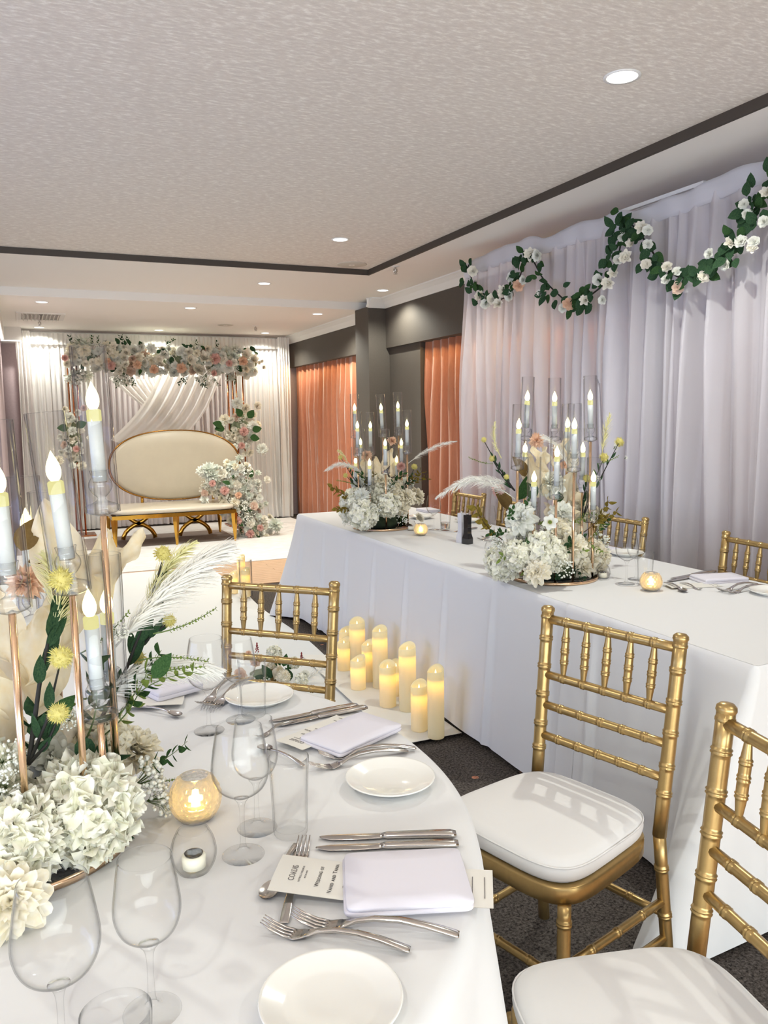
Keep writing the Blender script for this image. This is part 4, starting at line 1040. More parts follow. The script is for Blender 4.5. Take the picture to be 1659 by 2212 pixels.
def tumbler(kind, p, label, group, water=0, z=TZ):
    t = thing('water_glass', label, 'glass', (p[0], p[1], z + .001), 0, group); inst(TUMB[kind], 'glass_body', t)
    if water:
        m = MB().lathe([(0, .012), (.0262, .012), (.029, water - .002), (.029, water), (0, water)], 28); part(m, 'water', t, mat='water')
def hobnail_votive(p, label, lit=True, r=.036, h=.068, z=TZ):
    t = thing('hobnail_votive', label, 'candle holder', (p[0], p[1], z + .0015), 0, 'dimpled glass votive holders')
    nb, nz = 20, 8; seg, nv = 120, 48
    def prof(v): return r * (math.sin(pi * (.22 + .60 * v)) ** .8) * 1.08
    def out(u, v):
        zz = .004 + v * (h - .004); row = int(v * nz); a = u * nb + (.5 if row % 2 else 0); fu = a - int(a) - .5; fv = v * nz - row - .5
        d = math.sqrt((fu) ** 2 + (fv) ** 2); bump = .0032 * math.sqrt(max(0, 1 - (d / .5) ** 2)) if .04 < v < .94 else 0
        rr = prof(v) + bump; return (rr * math.cos(2 * pi * u), rr * math.sin(2 * pi * u), zz)
    m = MB(); m.grid(out, seg, nv, wrapu=True)
    m.lathe([(prof(1), h)] + [(prof(v / 10) - .003, .005 + v / 10 * (h - .005)) for v in range(10, -1, -1)] + [(0, .005)], 40); part(m, 'dimpled_glass', t, mat='glass_bead')
    part(MB().lathe([(0, .0), (prof(0) * .95, 0), (prof(0), .004)], 40), 'foot', t, mat='glass_hobnail')
    c = part(MB().lathe([(0, .0055), (.019, .0055), (.0195, .018), (.017, .022), (.006, .024), (0, .024)], 24), 'tealight', t, mat='wax_light')
    part(MB().lathe([(0, .024), (.007, .027), (.009, .033), (.006, .044), (0, .053)], 14), 'flame', c, mat='flame_amber')
def plain_votive(p, label, z=TZ, r=.032, h=.062):
    t = thing('glass_votive', label, 'candle holder', (p[0], p[1], z + .001), 0, 'small plain glass votive holders')
    out = spline([(r * .72, 0), (r * .95, h * .2), (r * 1.05, h * .45), (r * .95, h * .75), (r * .72, h)], 5)
    m = MB().lathe([(0, 0)] + glass_shell(out, .002) + [(0, .005)], 32); part(m, 'glass_bowl', t, mat='glass_smoke')
    part(MB().lathe([(0, .006), (.018, .006), (.0185, .024), (.014, .026), (0, .026)], 24), 'tealight', t, mat='wax_light')
    part(MB().lathe([(.0, .0262), (.0135, .0262), (.0145, .0285), (.012, .0285), (.011, .0275), (.003, .0275), (.002, .033), (0, .033)], 24), 'tealight_cap', t, mat='tealight_steel')
def plate_mesh(r):
    pr = [(0, .004), (r * .55, .004), (r * .58, .0), (r * .62, 0), (r * .64, .004), (r * .98, .0165), (r, .0185), (r * .985, .0198), (r * .95, .0185), (r * .68, .0095), (r * .62, .0075), (0, .007)]
    m = MB().lathe(pr, 72); m.slots = ['ceramic']; return m.mesh('plate')
PL = plate_mesh(.086)
def plate(p, label, z=TZ):
    o = inst(PL, 'side_plate', None, Matrix.Translation((p[0], p[1], z + .001))); tag(o, label, 'plate', 'white side plates')
# cutlery, lying along +x from working end (0) to handle end
def fork_mesh(L_=.2, s=1.0):
    m = MB(); xs = [.055, .066, .078, .1, .13, .16, .18, .197, .2]; zs = [.0045, .0075, .012, .0165, .0175, .014, .010, .006, .0055]; ws = [.021, .014, .0075, .0068, .0085, .0105, .0122, .0125, .0115]; th = [.0018, .003, .0045, .005, .005, .0048, .0045, .0042, .003]
    m.strip([(x, 0, z) for x, z in zip(xs, zs)], ws, th)
    m.strip([(.04, 0, .0022), (.047, 0, .0022), (.055, 0, .0045), (.06, 0, .006)], [.0225, .0228, .0215, .019], .0018)
    for k in range(4):
        y = (-1.5 + k) * .0058; m.tube([(.043, y, .0022), (.03, y, .004), (.014, y * .97, .0095), (.0, y * .95, .0175)], [.002, .0017, .0015, .0007], 6)
    m.slots = ['steel']; T = Matrix.Scale(s, 4); m.v = [tuple(T @ Vector(v)) for v in m.v]; return m.mesh('fork')
def knife_mesh(s=1.0):
    m = MB(); m.strip([(.1, 0, .005), (.108, 0, .0055), (.14, 0, .006), (.18, 0, .0062), (.21, 0, .006), (.218, 0, .0055)], [.012, .0135, .0145, .0155, .0165, .014], [.004, .0068, .0075, .0078, .0075, .005])
    m.strip([(0, .0035, .003), (.004, .0025, .003), (.02, 0, .0035), (.06, -.0005, .004), (.095, -.0005, .005), (.103, 0, .005)], [.003, .008, .0165, .018, .0155, .0115], [.0008, .0012, .0018, .002, .0026, .004])
    m.slots = ['steel']; T = Matrix.Scale(s, 4); m.v = [tuple(T @ Vector(v)) for v in m.v]; return m.mesh('knife')
def spoon_mesh(s=1.0):
    m = MB()
    def bowl(sign):
        def fn(u, v):
            a = 2 * pi * u; r = v; x = .026 + .026 * r * math.cos(a); y = .0165 * r * math.sin(a) * (1 - .12 * math.cos(a)); z = .0025 + .0085 * r * r + .004 * (x / .05) - (.0012 if sign else 0)
            return (x, y, z)
        return fn
    m.grid(bowl(0), 28, 6, wrapu=True); m.grid(bowl(1), 28, 6, wrapu=True)
    xs = [.049, .058, .07, .09, .12, .15, .17, .18]; m.strip([(x, 0, z) for x, z in zip(xs, [.012, .013, .0145, .016, .0155, .012, .008, .0065])], [.012, .0075, .0065, .0062, .0085, .011, .0122, .011], .0045)
    m.slots = ['steel']; T = Matrix.Scale(s, 4); m.v = [tuple(T @ Vector(v)) for v in m.v]; return m.mesh('spoon')
FORK, FORKS, KNIFE, SPOON = fork_mesh(), fork_mesh(s=.9), knife_mesh(), spoon_mesh()
def cutlery(me, name, pa, pb, label, group=None, z=TZ, zs=1.0, nat=None, roll=0):
    a = Vector((pa[0], pa[1], 0)); b = Vector((pb[0], pb[1], 0)); d = b - a; sc = d.length / nat if nat else 1.0
    sc = max(.75, min(1.25, sc))
    o = inst(me, name, None, Matrix.Translation((a.x, a.y, z + .001)) @ Matrix.Rotation(math.atan2(d.y, d.x), 4, 'Z') @ Matrix.Rotation(roll, 4, 'X') @ Matrix.Diagonal((sc, sc, sc * zs, 1))); tag(o, label, name, group)
    return o
TT = lambda px, py, z=TZ: PZ(px, py, z)
def napkin(c, d, ln, wd, label, h=.012, z=TZ):
    """folded napkin: three stacked leaves, long side along d"""
    d = Vector((d[0], d[1])).normalized(); t = thing('napkin', label, 'napkin', (c[0], c[1], z + .001), math.atan2(d.y, d.x), 'folded napkins')
    for k in range(2):
        hh = h / 2; z0 = k * hh; sx, sy = ln * (1 - .012 * k), wd * (1 - .02 * k)
        def fn(u, v):
            a = 2 * pi * u; c_, s_ = math.cos(a), math.sin(a); e = .12; rows = [(0, 0), (.985, 0), (1, hh * .3), (1, hh * .7), (.985, hh * .97), (.6, hh * 1.06), (0, hh * 1.06)]
            kk, zz = rows[int(round(v * 6))]
            return (sx / 2 * kk * abs(c_) ** e * (1 if c_ > 0 else -1) + (.002 if k else 0), sy / 2 * kk * abs(s_) ** e * (1 if s_ > 0 else -1), z0 + zz)
        part(MB().grid(fn, 48, 6, wrapu=True), 'folded_leaf', t, mat='napkin')
    return t
def text_mesh(body, size, mat, sx=1.0, spacing=1.0, extr=.00012):
    cu = bpy.data.curves.new('lettering', 'FONT'); cu.body = body; cu.size = size; cu.align_x = 'CENTER'; cu.align_y = 'CENTER'; cu.extrude = extr; cu.space_character = spacing; cu.resolution_u = 3
    o = bpy.data.objects.new('lettering', cu); COL.objects.link(o); bpy.context.view_layer.update()
    me = bpy.data.meshes.new_from_object(o.evaluated_get(bpy.context.evaluated_depsgraph_get())); bpy.data.objects.remove(o)
    me.materials.clear(); me.materials.append(MATS[mat])
    if sx != 1: me.transform(Matrix.Diagonal((sx, 1, 1, 1)))
    return me
MENU_LINES = [('CORDIS', .0135, 'ink', .028, .8, 1.05), ('HOTELS & RESORTS', .0042, 'ink', .040, 1, 1.15), ('AUCKLAND', .0034, 'ink', .047, 1, 1.2),
              ('W', .0092, 'ink_dark', .0705, 1, 1), ('V', .0092, 'ink_dark', .0915, 1, 1), ('18th November 2023', .0048, 'ink', .107, 1, 1.05), ('MENU', .006, 'ink_dark', .127, 1, 1.05)]
TXT = {}
def small_caps(words, size, mat):
    """(text,scale) runs laid side by side"""
    runs = []; x = 0
    for txt, sc in words:
        me = text_mesh(txt, size * sc, mat, 1, 1.1)
        xs = [v.co.x for v in me.vertices]; ys = [v.co.y for v in me.vertices]
        if not xs: x += size * .35; continue
        w = max(xs) - min(xs); dy = -min(ys)
        me.transform(Matrix.Translation((x - min(xs), dy, 0))); runs.append(me); x += w + size * .13
    return runs, x
def menu_card(c, a, label, ln=.32, wd=.095, z=TZ + .006, full=True, flip=False, lift=.004):
    """card strip; c = centre of its lettered end edge, a = direction along the card towards the napkin"""
    a = Vector((a[0], a[1])).normalized(); t = thing('menu_card', label, 'menu card', (c[0], c[1], z), math.atan2(a.y, a.x), 'printed menu cards')
    def fn(s):
        def f(u, v): return (u * ln, (v - .5) * wd, lift * (1 - min(1, u * 3)) + .002 * math.sin(pi * v) * (1 - u) + s)
        return f
    m = MB(); m.grid(fn(0), 12, 4); m.grid(fn(.0005), 12, 4)
    part(m, 'card_sheet', t, mat='card')
    for xx in (ln - .012, ln - .03):
        part(MB().box((xx, 0, .0012), (.0012, wd * .55, .0004)), 'print_line', t, mat='ink')
    if not full: return t
    R = Matrix.Rotation(-pi / 2 if False else pi / 2, 4, 'Z')       # text right = +y of the card, text up = -x
    mb_objs = []
    for txt, sz, mt, x, sx, sp in MENU_LINES:
        zz = lift * (1 - min(1, x / ln * 3)) + .0026
        if txt in 'WV':
            key = txt + 'run'
            if key not in TXT: TXT[key] = small_caps([('W', 1), ('EDDING', .8), (' ', 1), ('OF', .8)] if txt == 'W' else [('V', 1), ('AHID', .8), (' ', 1), ('AND', .8), (' ', 1), ('T', 1), ('ANIA', .8)], sz, mt)
            runs, tot = TXT[key]
            for me in runs: inst(me, 'lettering', t, Matrix.Translation((x, -tot / 2, zz)) @ R)
        else:
            if txt not in TXT: TXT[txt] = text_mesh(txt, sz, mt, sx, sp)
            inst(TXT[txt], 'lettering', t, Matrix.Translation((x, 0, zz)) @ R)
    return t

# ---- round table: nearest setting
cardA = TT(596, 1912); cardB = TT(744, 1920); adir = (cardB - cardA)
menu_card(cardA, adir, 'menu card in the nearest place setting, tucked under the lilac-white napkin', ln=.325, wd=(TT(598, 1873) - TT(592, 1952)).length, z=TZ + .0125, lift=.009)
q = [TT(740, 1845, TZ + .02), TT(995, 1832, TZ + .02), TT(1022, 1962, TZ + .02), TT(742, 1978, TZ + .01)]
nc = sum(q, Vector()) / 4
napkin(nc, q[1] - q[0], ((q[1] - q[0]).length + (q[2] - q[3]).length) / 2, ((q[3] - q[0]).length + (q[2] - q[1]).length) / 2, 'folded napkin in the nearest place setting, over a menu card', .013, TZ + .009)
m = MB(); p0 = TT(1016, 1864, TZ + .018); p1 = TT(1072, 1938, TZ + .016); 
CUTG = 'stainless cutlery on the round table'
cutlery(KNIFE, 'knife', TT(690, 1815), TT(985, 1809), 'table knife above the nearest napkin, farther of the two', CUTG, nat=.218)
cutlery(KNIFE, 'knife', TT(682, 1838), TT(990, 1830), 'table knife half under the nearest napkin', CUTG, nat=.218)
cutlery(FORK, 'fork', TT(568, 2012), TT(886, 2062), 'dinner fork in the foreground nearest the camera', CUTG, nat=.2)
cutlery(FORK, 'fork', TT(632, 1998), TT(992, 2030), 'dinner fork in the foreground beside the napkin', CUTG, nat=.2)
cutlery(FORKS, 'fork', TT(658, 1818), TT(614, 2000), 'dessert fork sticking out from under the lettered card', CUTG, nat=.18, zs=.55)
cutlery(SPOON, 'spoon', TT(572, 1950), TT(640, 1828), 'dessert spoon with its bowl beside the lettered card', CUTG, nat=.18, zs=.6)
plate(TT(843, 1680, TZ + .015), 'white side plate between the napkins of the two right-hand settings')
plate(TT(715, 2158, TZ + .015), 'white side plate cut off by the bottom edge')
plate(TT(560, 1503, TZ + .015), 'white side plate at the far edge of the round table')
# ---- second setting
cA = TT(602, 1625); cB = TT(690, 1585)
menu_card(TT(622, 1622), cB - cA, 'menu card under the napkin of the second place setting, behind the tumbler', ln=.2, wd=.085, z=TZ + .008)
q = [TT(655, 1592, TZ + .015), TT(795, 1535, TZ + .015), TT(872, 1582, TZ + .015), TT(706, 1632, TZ + .01)]
napkin(sum(q, Vector()) / 4, q[1] - q[0], ((q[1] - q[0]).length + (q[2] - q[3]).length) / 2, ((q[3] - q[0]).length + (q[2] - q[1]).length) / 2, 'folded napkin in the second place setting, beyond the side plate', .013, TZ + .006)
cutlery(KNIFE, 'knife', TT(582, 1562), TT(772, 1528), 'table knife behind the second napkin, farther of the two', CUTG, nat=.218)
cutlery(KNIFE, 'knife', TT(590, 1572), TT(792, 1533), 'table knife lying along the second napkin', CUTG, nat=.218)
cutlery(FORK, 'fork', TT(668, 1668), TT(880, 1628), 'dinner fork beside the side plate', CUTG, nat=.2)
cutlery(FORK, 'fork', TT(688, 1642), TT(898, 1622), 'dinner fork between the second napkin and the side plate', CUTG, nat=.2)
cutlery(SPOON, 'spoon', TT(560, 1618), TT(655, 1660), 'dessert spoon under the second menu card', CUTG, nat=.18)
cutlery(FORKS, 'fork', TT(548, 1600), TT(610, 1575), 'dessert fork seen through the large wine glass', CUTG, nat=.18)
# ---- far setting
menu_card(TT(330, 1535), TT(345, 1490) - TT(330, 1535), 'menu card in the far place setting beside the flowers', ln=.12, wd=.14, z=TZ + .006, full=False)
napkin(TT(372, 1500), (1, .35), .13, .1, 'folded napkin in the far place setting beyond the flowers', .02, TZ + .0075)
cutlery(SPOON, 'spoon', TT(392, 1552), TT(300, 1532), 'dessert spoon in the far place setting', CUTG, nat=.18)
cutlery(FORK, 'fork', TT(430, 1535), TT(520, 1462), 'dinner fork behind the far wine glass', CUTG, nat=.2)
cutlery(FORK, 'fork', TT(450, 1540), TT(545, 1470), 'dinner fork behind the far wine glasses, nearer the plate', CUTG, nat=.2)
cutlery(KNIFE, 'knife', TT(270, 1510), TT(358, 1462), 'table knife at the far edge of the round table', CUTG, nat=.218)
WGG = 'clear wine glasses on the round table'
def rim_at(px, py, h): return PZ(px, py, TZ + h)
wine_glass('large', rim_at(112, 1902, .216), 'wine glass in the bottom left corner, nearest the camera', WGG)
wine_glass('small', rim_at(312, 1852, .196), 'wine glass in the foreground, right of the corner one', WGG)
wine_glass('large', TT(526, 1848), 'large wine glass beside the amber votive', WGG)
wine_glass('small', TT(556, 1790), 'smaller wine glass behind the large one, beside the tumbler', WGG)
wine_glass('large', TT(452, 1580), 'large wine glass in the far place setting', WGG)
wine_glass('small', TT(520, 1556), 'smaller wine glass in the far place setting near the plate', WGG)
WTG = 'clear water glasses'
tumbler('tall', TT(628, 1800), 'tall water glass between the second napkin and the large wine glass', WTG)
tumbler('tall', TT(548, 1545), 'water glass in front of the far side plate', WTG)
tumbler('tall', rim_at(250, 2188, .135), 'water glass peeking in at the bottom edge', WTG)
hobnail_votive(TT(424, 1768), 'glowing amber dimpled votive on the round table', r=.040, h=.078)
plain_votive(TT(420, 1880), 'clear round votive in front of the glowing dimpled one', r=.034, h=.066)

# ---- long table
LG = 'clear wine glasses on the long table'
wine_glass('large', TT(937, 1145), 'wine glass on the long table beside the far floral centrepiece', LG)
wine_glass('large', TT(1353, 1262), 'larger wine glass on the long table right of the middle centrepiece', LG)
wine_glass('small', TT(1374, 1252), 'smaller wine glass just behind the larger one on the long table', LG)
wine_glass('small', TT(1056, 1168), 'wine glass half hidden at the left of the middle centrepiece', LG)
tumbler('mid', TT(962, 1146), 'water glass, filled, on the long table beside the pepper mill', WTG, water=.05)
tumbler('tall', TT(1393, 1262), 'empty water glass on the long table behind the lit votive', WTG)
hobnail_votive(TT(909, 1157), 'glowing dimpled votive by the far floral centrepiece', r=.036, h=.07)
hobnail_votive(TT(1406, 1276), 'lit dimpled votive at the right of the middle floral centrepiece', r=.038, h=.072)
plain_votive(TT(1302, 1250), 'clear votive at the right foot of the middle centrepiece', r=.03, h=.058)
plain_votive(TT(1060, 1196), 'clear votive at the left foot of the middle centrepiece', r=.03, h=.06)
plain_votive(TT(888, 1146), 'clear votive beside the far floral centrepiece', r=.03, h=.06)
def mill(p, label, mat, h=.165):
    t = thing('pepper_mill' if 'black' in mat else 'salt_mill', label, 'mill', (p[0], p[1], TZ + .001), .3)
    prof = [(.030, 0), (.030, .03), (.022, .055), (.0205, .09), (.022, h - .008), (.0215, h)]
    m = MB(); m.lathe([(0, 0)] + prof + [(0, h)], 4, Matrix.Rotation(pi / 4, 4, 'Z'), False); part(m, 'body', t, mat=mat)
    part(MB().lathe([(0, h), (.007, h), (.007, h + .006), (.004, h + .01), (0, h + .01)], 14), 'knob', t, mat='chrome')
    part(MB().box((0, -.0165, .04), (.006, .002, .006)), 'emblem', t, mat='chrome')
mill(TT(997, 1172), 'pale grey salt mill on the long table', 'salt_white'); mill(TT(1010, 1175), 'black pepper mill on the long table', 'pepper_black', .16)
plate(TT(1352, 1200), 'white side plate on the long table behind the wine glasses')
plate(TT(1668, 1285), 'white side plate on the long table at the right edge')
plate(TT(910, 1120), 'white side plate on the long table behind the far centrepiece')
plate(TT(1010, 1128), 'white side plate on the long table beyond the mills')
napkin(TT(1552, 1255), (1, -.25), .2, .13, 'folded napkin on the long table at the right', .02)
napkin(TT(1300, 1190), (0, 1), .18, .12, 'folded napkin on the long table behind the middle centrepiece', .02)
napkin(TT(925, 1105), (0, 1), .18, .12, 'folded napkin on the long table behind the far centrepiece', .02)
menu_card(TT(1440, 1270), TT(1600, 1262) - TT(1440, 1270), 'menu card under the napkin on the long table', ln=.22, wd=.085, z=TZ + .004, full=False)
CL = 'stainless cutlery on the long table'
cutlery(KNIFE, 'knife', TT(1442, 1258), TT(1560, 1238), 'table knife on the long table behind the napkin', CL, nat=.218)
cutlery(KNIFE, 'knife', TT(1450, 1252), TT(1570, 1233), 'table knife on the long table farthest behind the napkin', CL, nat=.218)
cutlery(FORK, 'fork', TT(1550, 1282), TT(1650, 1262), 'dinner fork on the long table beside the napkin', CL, nat=.2)
cutlery(FORK, 'fork', TT(1566, 1286), TT(1672, 1268), 'dinner fork on the long table beside the edge plate', CL, nat=.2)
cutlery(SPOON, 'spoon', TT(1480, 1283), TT(1436, 1262), 'dessert spoon on the long table beside the lit votive', CL, nat=.18)
cutlery(FORKS, 'fork', TT(1515, 1278), TT(1470, 1262), 'dessert fork on the long table before the napkin', CL, nat=.18)
cutlery(KNIFE, 'knife', TT(980, 1150), TT(1030, 1142), 'table knife on the long table behind the mills', CL, nat=.218)
cutlery(FORK, 'fork', TT(1032, 1168), TT(1078, 1160), 'dinner fork on the long table beyond the pepper mill', CL, nat=.2)
cutlery(FORK, 'fork', TT(1040, 1164), TT(1086, 1156), 'second dinner fork on the long table beyond the pepper mill', CL, nat=.2)

# ================================================================== CANDELABRA WITH FLOWERS
TUBE_H, TUBE_R = .272, .0285
def candelabra_meshes():
    tube = MB().lathe([(TUBE_R, 0), (TUBE_R, TUBE_H), (TUBE_R - .0015, TUBE_H + .0008), (TUBE_R - .003, TUBE_H), (TUBE_R - .003, .001), (TUBE_R, 0)], 36); tube.slots = ['glass_tube']
    cup = MB().lathe([(0, 0)] + spline([(.010, -.006), (.024, .0), (.0275, .006), (.026, .012), (.011, .018), (.0065, .024), (.012, .03), (.0185, .04), (.0185, .05), (.014, .058), (.0145, .064), (.016, .07)], 3) + [(.0125, .07), (.012, .06), (.0115, .05), (0, .049)], 24); cup.slots = ['glass_cup']
    body = MB().lathe([(0, .052), (.0112, .052), (.0112, .151), (0, .151)], 20); body.slots = ['taper_white']
    col = MB().lathe([(.0113, .1505), (.0116, .153), (.0116, .168), (.0095, .17), (0, .17)], 20); col.slots = ['led_glow']
    fl = MB().lathe(spline([(.0055, .17), (.0096, .177), (.0108, .186), (.0085, .197), (.0035, .208), (.0015, .213), (0, .216)], 2), 10); fl.slots = ['flame_white']
    return [a.mesh(n) for a, n in ((tube, 'glass_tube'), (cup, 'candle_cup'), (body, 'taper_body'), (col, 'glow_collar'), (fl, 'flame'))]
CM = candelabra_meshes()
def candelabrum(center, arms, where, short, r0=.19, rarm=.163, z=TZ):
    """arms: (flame px, flame py, 'n'|'f' side of the ring, tilt_x, tilt_y)"""
    c = Vector((center[0], center[1], z + .001))
    t = thing('candelabrum', 'rose-gold candelabrum with glass candle tubes, ' + where, 'candelabrum', c, 0, 'rose-gold candelabra')
    part(MB().lathe([(r0 - .006, .0), (r0, .0), (r0, .012), (r0 - .003, .013), (r0 - .006, .012), (r0 - .006, 0)], 72), 'base_ring', t, mat='rose_gold')
    part(MB().lathe([(0, .001), (r0 - .006, .001), (r0 - .006, .004), (0, .004)], 72), 'mirror_base', t, mat='mirror_black')
    arms2 = []
    for px, py, side, tx, ty in arms:
        r = ray(px, py); dx, dy = r[0], r[1]
        A = dx * dx + dy * dy; B = -2 * (dx * c.x + dy * c.y); Cc = c.x ** 2 + c.y ** 2 - rarm ** 2; D = B * B - 4 * A * Cc
        if D <= 0: s = -B / (2 * A)
        else: s = (-B + (1 if side == 'f' else -1) * math.sqrt(D)) / (2 * A)
        p = Vector((dx * s, dy * s, CAMH + r[2] * s)); off = Vector((p.x - c.x, p.y - c.y))
        if off.length > rarm: off = off.normalized() * rarm
        arms2.append((px, off, p.z - .186 - c.z, tx, ty))
    arms2.sort(key=lambda a: a[0])
    for i, (px, off, zc, tx, ty) in enumerate(arms2):
        part(MB().tube([(off.x, off.y, .004), (off.x, off.y, zc)], .0056, 10), 'rod', t, mat='rose_gold')
        T = Matrix.Translation((off.x, off.y, zc + .007)) @ Matrix.Rotation(tx, 4, 'X') @ Matrix.Rotation(ty, 4, 'Y')
        cp = inst(CM[1], 'candle_cup', t, T); inst(CM[0], 'glass_tube', t, T)
        k = thing('taper_candle', '%s LED taper from the left in the %s' % (ORD[i], short), 'candle', (0, 0, 0), 0, 'LED taper candles')
        k.matrix_world = Matrix.Translation(c) @ T
        inst(CM[2], 'taper_body', k); inst(CM[3], 'glow_collar', k); inst(CM[4], 'flame', k)
    return t
d_ = math.radians
C_NEAR, C_MID, C_FAR = Vector((-.05, 1.43, 0)), Vector((2.055, 2.86, 0)), Vector((2.05, 4.68, 0))
candelabrum(C_MID, [(1136, 861, 'f', 0, d_(2.5)), (1198, 863, 'f', 0, 0), (1277, 860, 'f', 0, d_(-1.5)), (1118, 922, 'n', 0, d_(2)), (1225, 919, 'f', 0, d_(1)), (1241, 922, 'n', 0, 0), (1133, 973, 'f', 0, d_(1)), (1202, 982, 'n', 0, d_(1)), (1259, 973, 'f', 0, 0), (1153, 1036, 'n', 0, d_(.5)), (1285, 1036, 'f', 0, 0)], 'in the middle of the long table', 'middle candelabrum of the long table')
candelabrum(C_FAR, [(759, 884, 'f', 0, 0), (772, 922, 'n', 0, 0), (800, 922, 'f', 0, 0), (826, 883, 'f', 0, d_(-3)), (860, 879, 'f', 0, d_(-.5)), (884, 918, 'n', 0, 0), (779, 958, 'f', 0, 0), (832, 960, 'n', 0, 0), (867, 959, 'f', 0, 0), (798, 1003, 'n', 0, 0), (763, 998, 'f', 0, 0), (857, 996, 'f', 0, 0)], 'at the stage end of the long table', 'far candelabrum of the long table')
candelabrum(C_NEAR, [(215, 872, 'f', 0, d_(-2)), (141, 1024, 'n', 0, d_(-5)), (7, 1050, 'n', 0, d_(-2)), (62, 1140, 'f', 0, d_(-1)), (108, 1172, 'f', 0, d_(-1)), (203, 1318, 'n', 0, d_(-2)), (230, 1312, 'f', 0, 0), (-85, 900, 'f', 0, 0), (-95, 1160, 'f', 0, 0), (-120, 1290, 'n', 0, 0)], 'on the round table in the foreground', 'foreground candelabrum')

def arrangement(center, where, z=TZ):
    c = Vector((center[0], center[1], z + .006))
    t = thing('floral_arrangement', 'white and cream floral arrangement ' + where, 'flowers', c, 0, 'floral centrepieces')
    mb = MB(); r = random.Random(int(center[0] * 100)); 
    mb.lathe([(0, 0), (.09, 0), (.1, .03), (.085, .08), (.04, .1), (0, .1)], 14)
    part(mb, 'foam_block', t, mat='foam_dark'); return t, c
def seg_pts(a, b, bend, n=10):
    a, b = Vector(a), Vector(b); return [a.lerp(b, i / n) + Vector(bend) * math.sin(pi * i / n) for i in range(n + 1)]
def fill(t, c, spec, Y, rscale=1.0, zmin=None):
    """spec rows: kind, px, py, radius px, dY (depth offset), direction override"""
    for row in spec:
        k, px, py, rr, dy = row[:5]; p = PY(px, py, Y + dy)
        d = row[5] if len(row) > 5 else (tocam(p) * .9 + Vector((p.x - c.x, p.y - c.y, 0)) * 3 + Vector((0, 0, .45)) + Vector((rnd.uniform(-.2, .2), rnd.uniform(-.2, .2), rnd.uniform(-.15, .15))))
        R = rr * depth(p) / F * rscale
        if zmin is not None and p.z - R * .8 < zmin: p.z = zmin + R * .8
        bloom(t, k, p, R, d, base=c)
def plume(t, c, mat, p, q, bend, w0, seed, nb=150, bw=.0012):
    part(plume_mesh(mat, [v - c for v in seg_pts(p, q, bend, 12)], w0, seed, int(nb * 1.3), bw), 'feather_plume', t)
def stalk(t, c, pts, r=.003, mat='stem_dark', leaves=0, kind='leaf_dark', ll=.05, tipkind=None, tipr=.02):
    pts = [Vector(p) for p in pts]
    sm = []; m = len(pts)
    for i in range(m - 1):
        for f in range(5): sm.append(pts[i].lerp(pts[i + 1], f / 5))
    sm.append(pts[-1])
    part(MB().tube([p - c for p in sm], [r * (1.1 - .6 * i / (len(sm) - 1)) for i in range(len(sm))], 6), 'stalk', t, mat=mat)
    for i in range(leaves):
        k = int((.35 + .6 * i / max(1, leaves)) * (len(sm) - 1)); d = (sm[min(k + 1, len(sm) - 1)] - sm[k - 1]).normalized()
        leafat(t, kind, sm[k], ll * rnd.uniform(.8, 1.2), d + Vector((rnd.uniform(-.6, .6), rnd.uniform(-.5, .5), rnd.uniform(-.1, .4))), (0, -1, .2), c, w=.5)
    if tipkind: bloom(t, tipkind, sm[-1], tipr, (sm[-1] - sm[-3]) + Vector((0, -.02, .0)) + tocam(sm[-1]) * .02, base=c)

# ---- foreground arrangement
t, c = arrangement(C_NEAR, 'among the candle tubes of the foreground table'); Y0 = 1.43
fill(t, c, [('hydrangea_fine', 178, 1750, 118, -.10), ('hydrangea_fine', 28, 1815, 105, -.17), ('hydrangea', 32, 1882, 50, -.2), ('peony_cream', 25, 1985, 92, -.27), ('peony_cream', 298, 1612, 66, .12), ('hydrangea_cream', 215, 1600, 66, .1), ('peony_white', 120, 1640, 70, .02),
               ('hydrangea', -40, 1700, 100, -.05), ('dahlia_peach', 55, 1262, 52, .1), ('gyp', 305, 1690, 58, .0, (.8, -.3, .4)), ('gyp', 330, 1730, 48, -.02, (.9, -.4, .1)), ('gyp', 5, 1645, 48, -.12), ('gyp', 12, 1700, 40, -.14),
               ('pompom', 132, 1252, 40, -.16), ('pompom', 132, 1420, 38, -.17), ('pompom', 126, 1540, 34, -.17), ('pompom', 298, 1420, 24, .12), ('pompom', 365, 1340, 22, .14), ('pompom', 352, 1196, 27, .1, (0, -.3, 1)),
               ('gyp', 150, 1555, 26, -.05), ('gyp', 255, 1370, 26, .0)], Y0, zmin=TZ + .004)
for px, py, ln, d, n, k in ((30, 1560, .19, (-.1, .15, 1), (.3, -1, .2), 'magnolia'), (80, 1530, .18, (.25, .1, 1), (-.2, -1, .1), 'magnolia'), (5, 1620, .18, (.1, -.1, 1), (-.4, -1, .3), 'magnolia'), (60, 1480, .15, (.4, 0, 1), (-.4, -1, .1), 'magnolia'), (20, 1430, .14, (-.1, 0, 1), (.2, -1, .2), 'magnolia'), (0, 1650, .17, (-.5, -.1, 1), (.4, -1, .1), 'magnolia'), (120, 1400, .16, (.35, .2, 1), (0, -1, .4), 'magnolia'), (180, 1330, .15, (.4, .2, .8), (-.2, -1, .7), 'magnolia'), (205, 1250, .11, (.6, .1, .3), (-.3, -1, 1.2), 'magnolia'), (150, 1290, .17, (-.2, .2, 1), (0, -1, .3), 'magnolia'),
                         (150, 1650, .15, (-.2, 0, 1), (.2, -1, .2), 'magnolia'), (60, 1215, .06, (.8, .1, .1), (0, -.4, 1), 'magnolia_brown'), (45, 1190, .06, (.4, .0, .9), (0, -1, .6), 'magnolia_brown')):
    leafat(t, k, PY(px, py, Y0 + .06), ln, d, n, c)
b0 = PY(62, 1650, Y0 - .05)
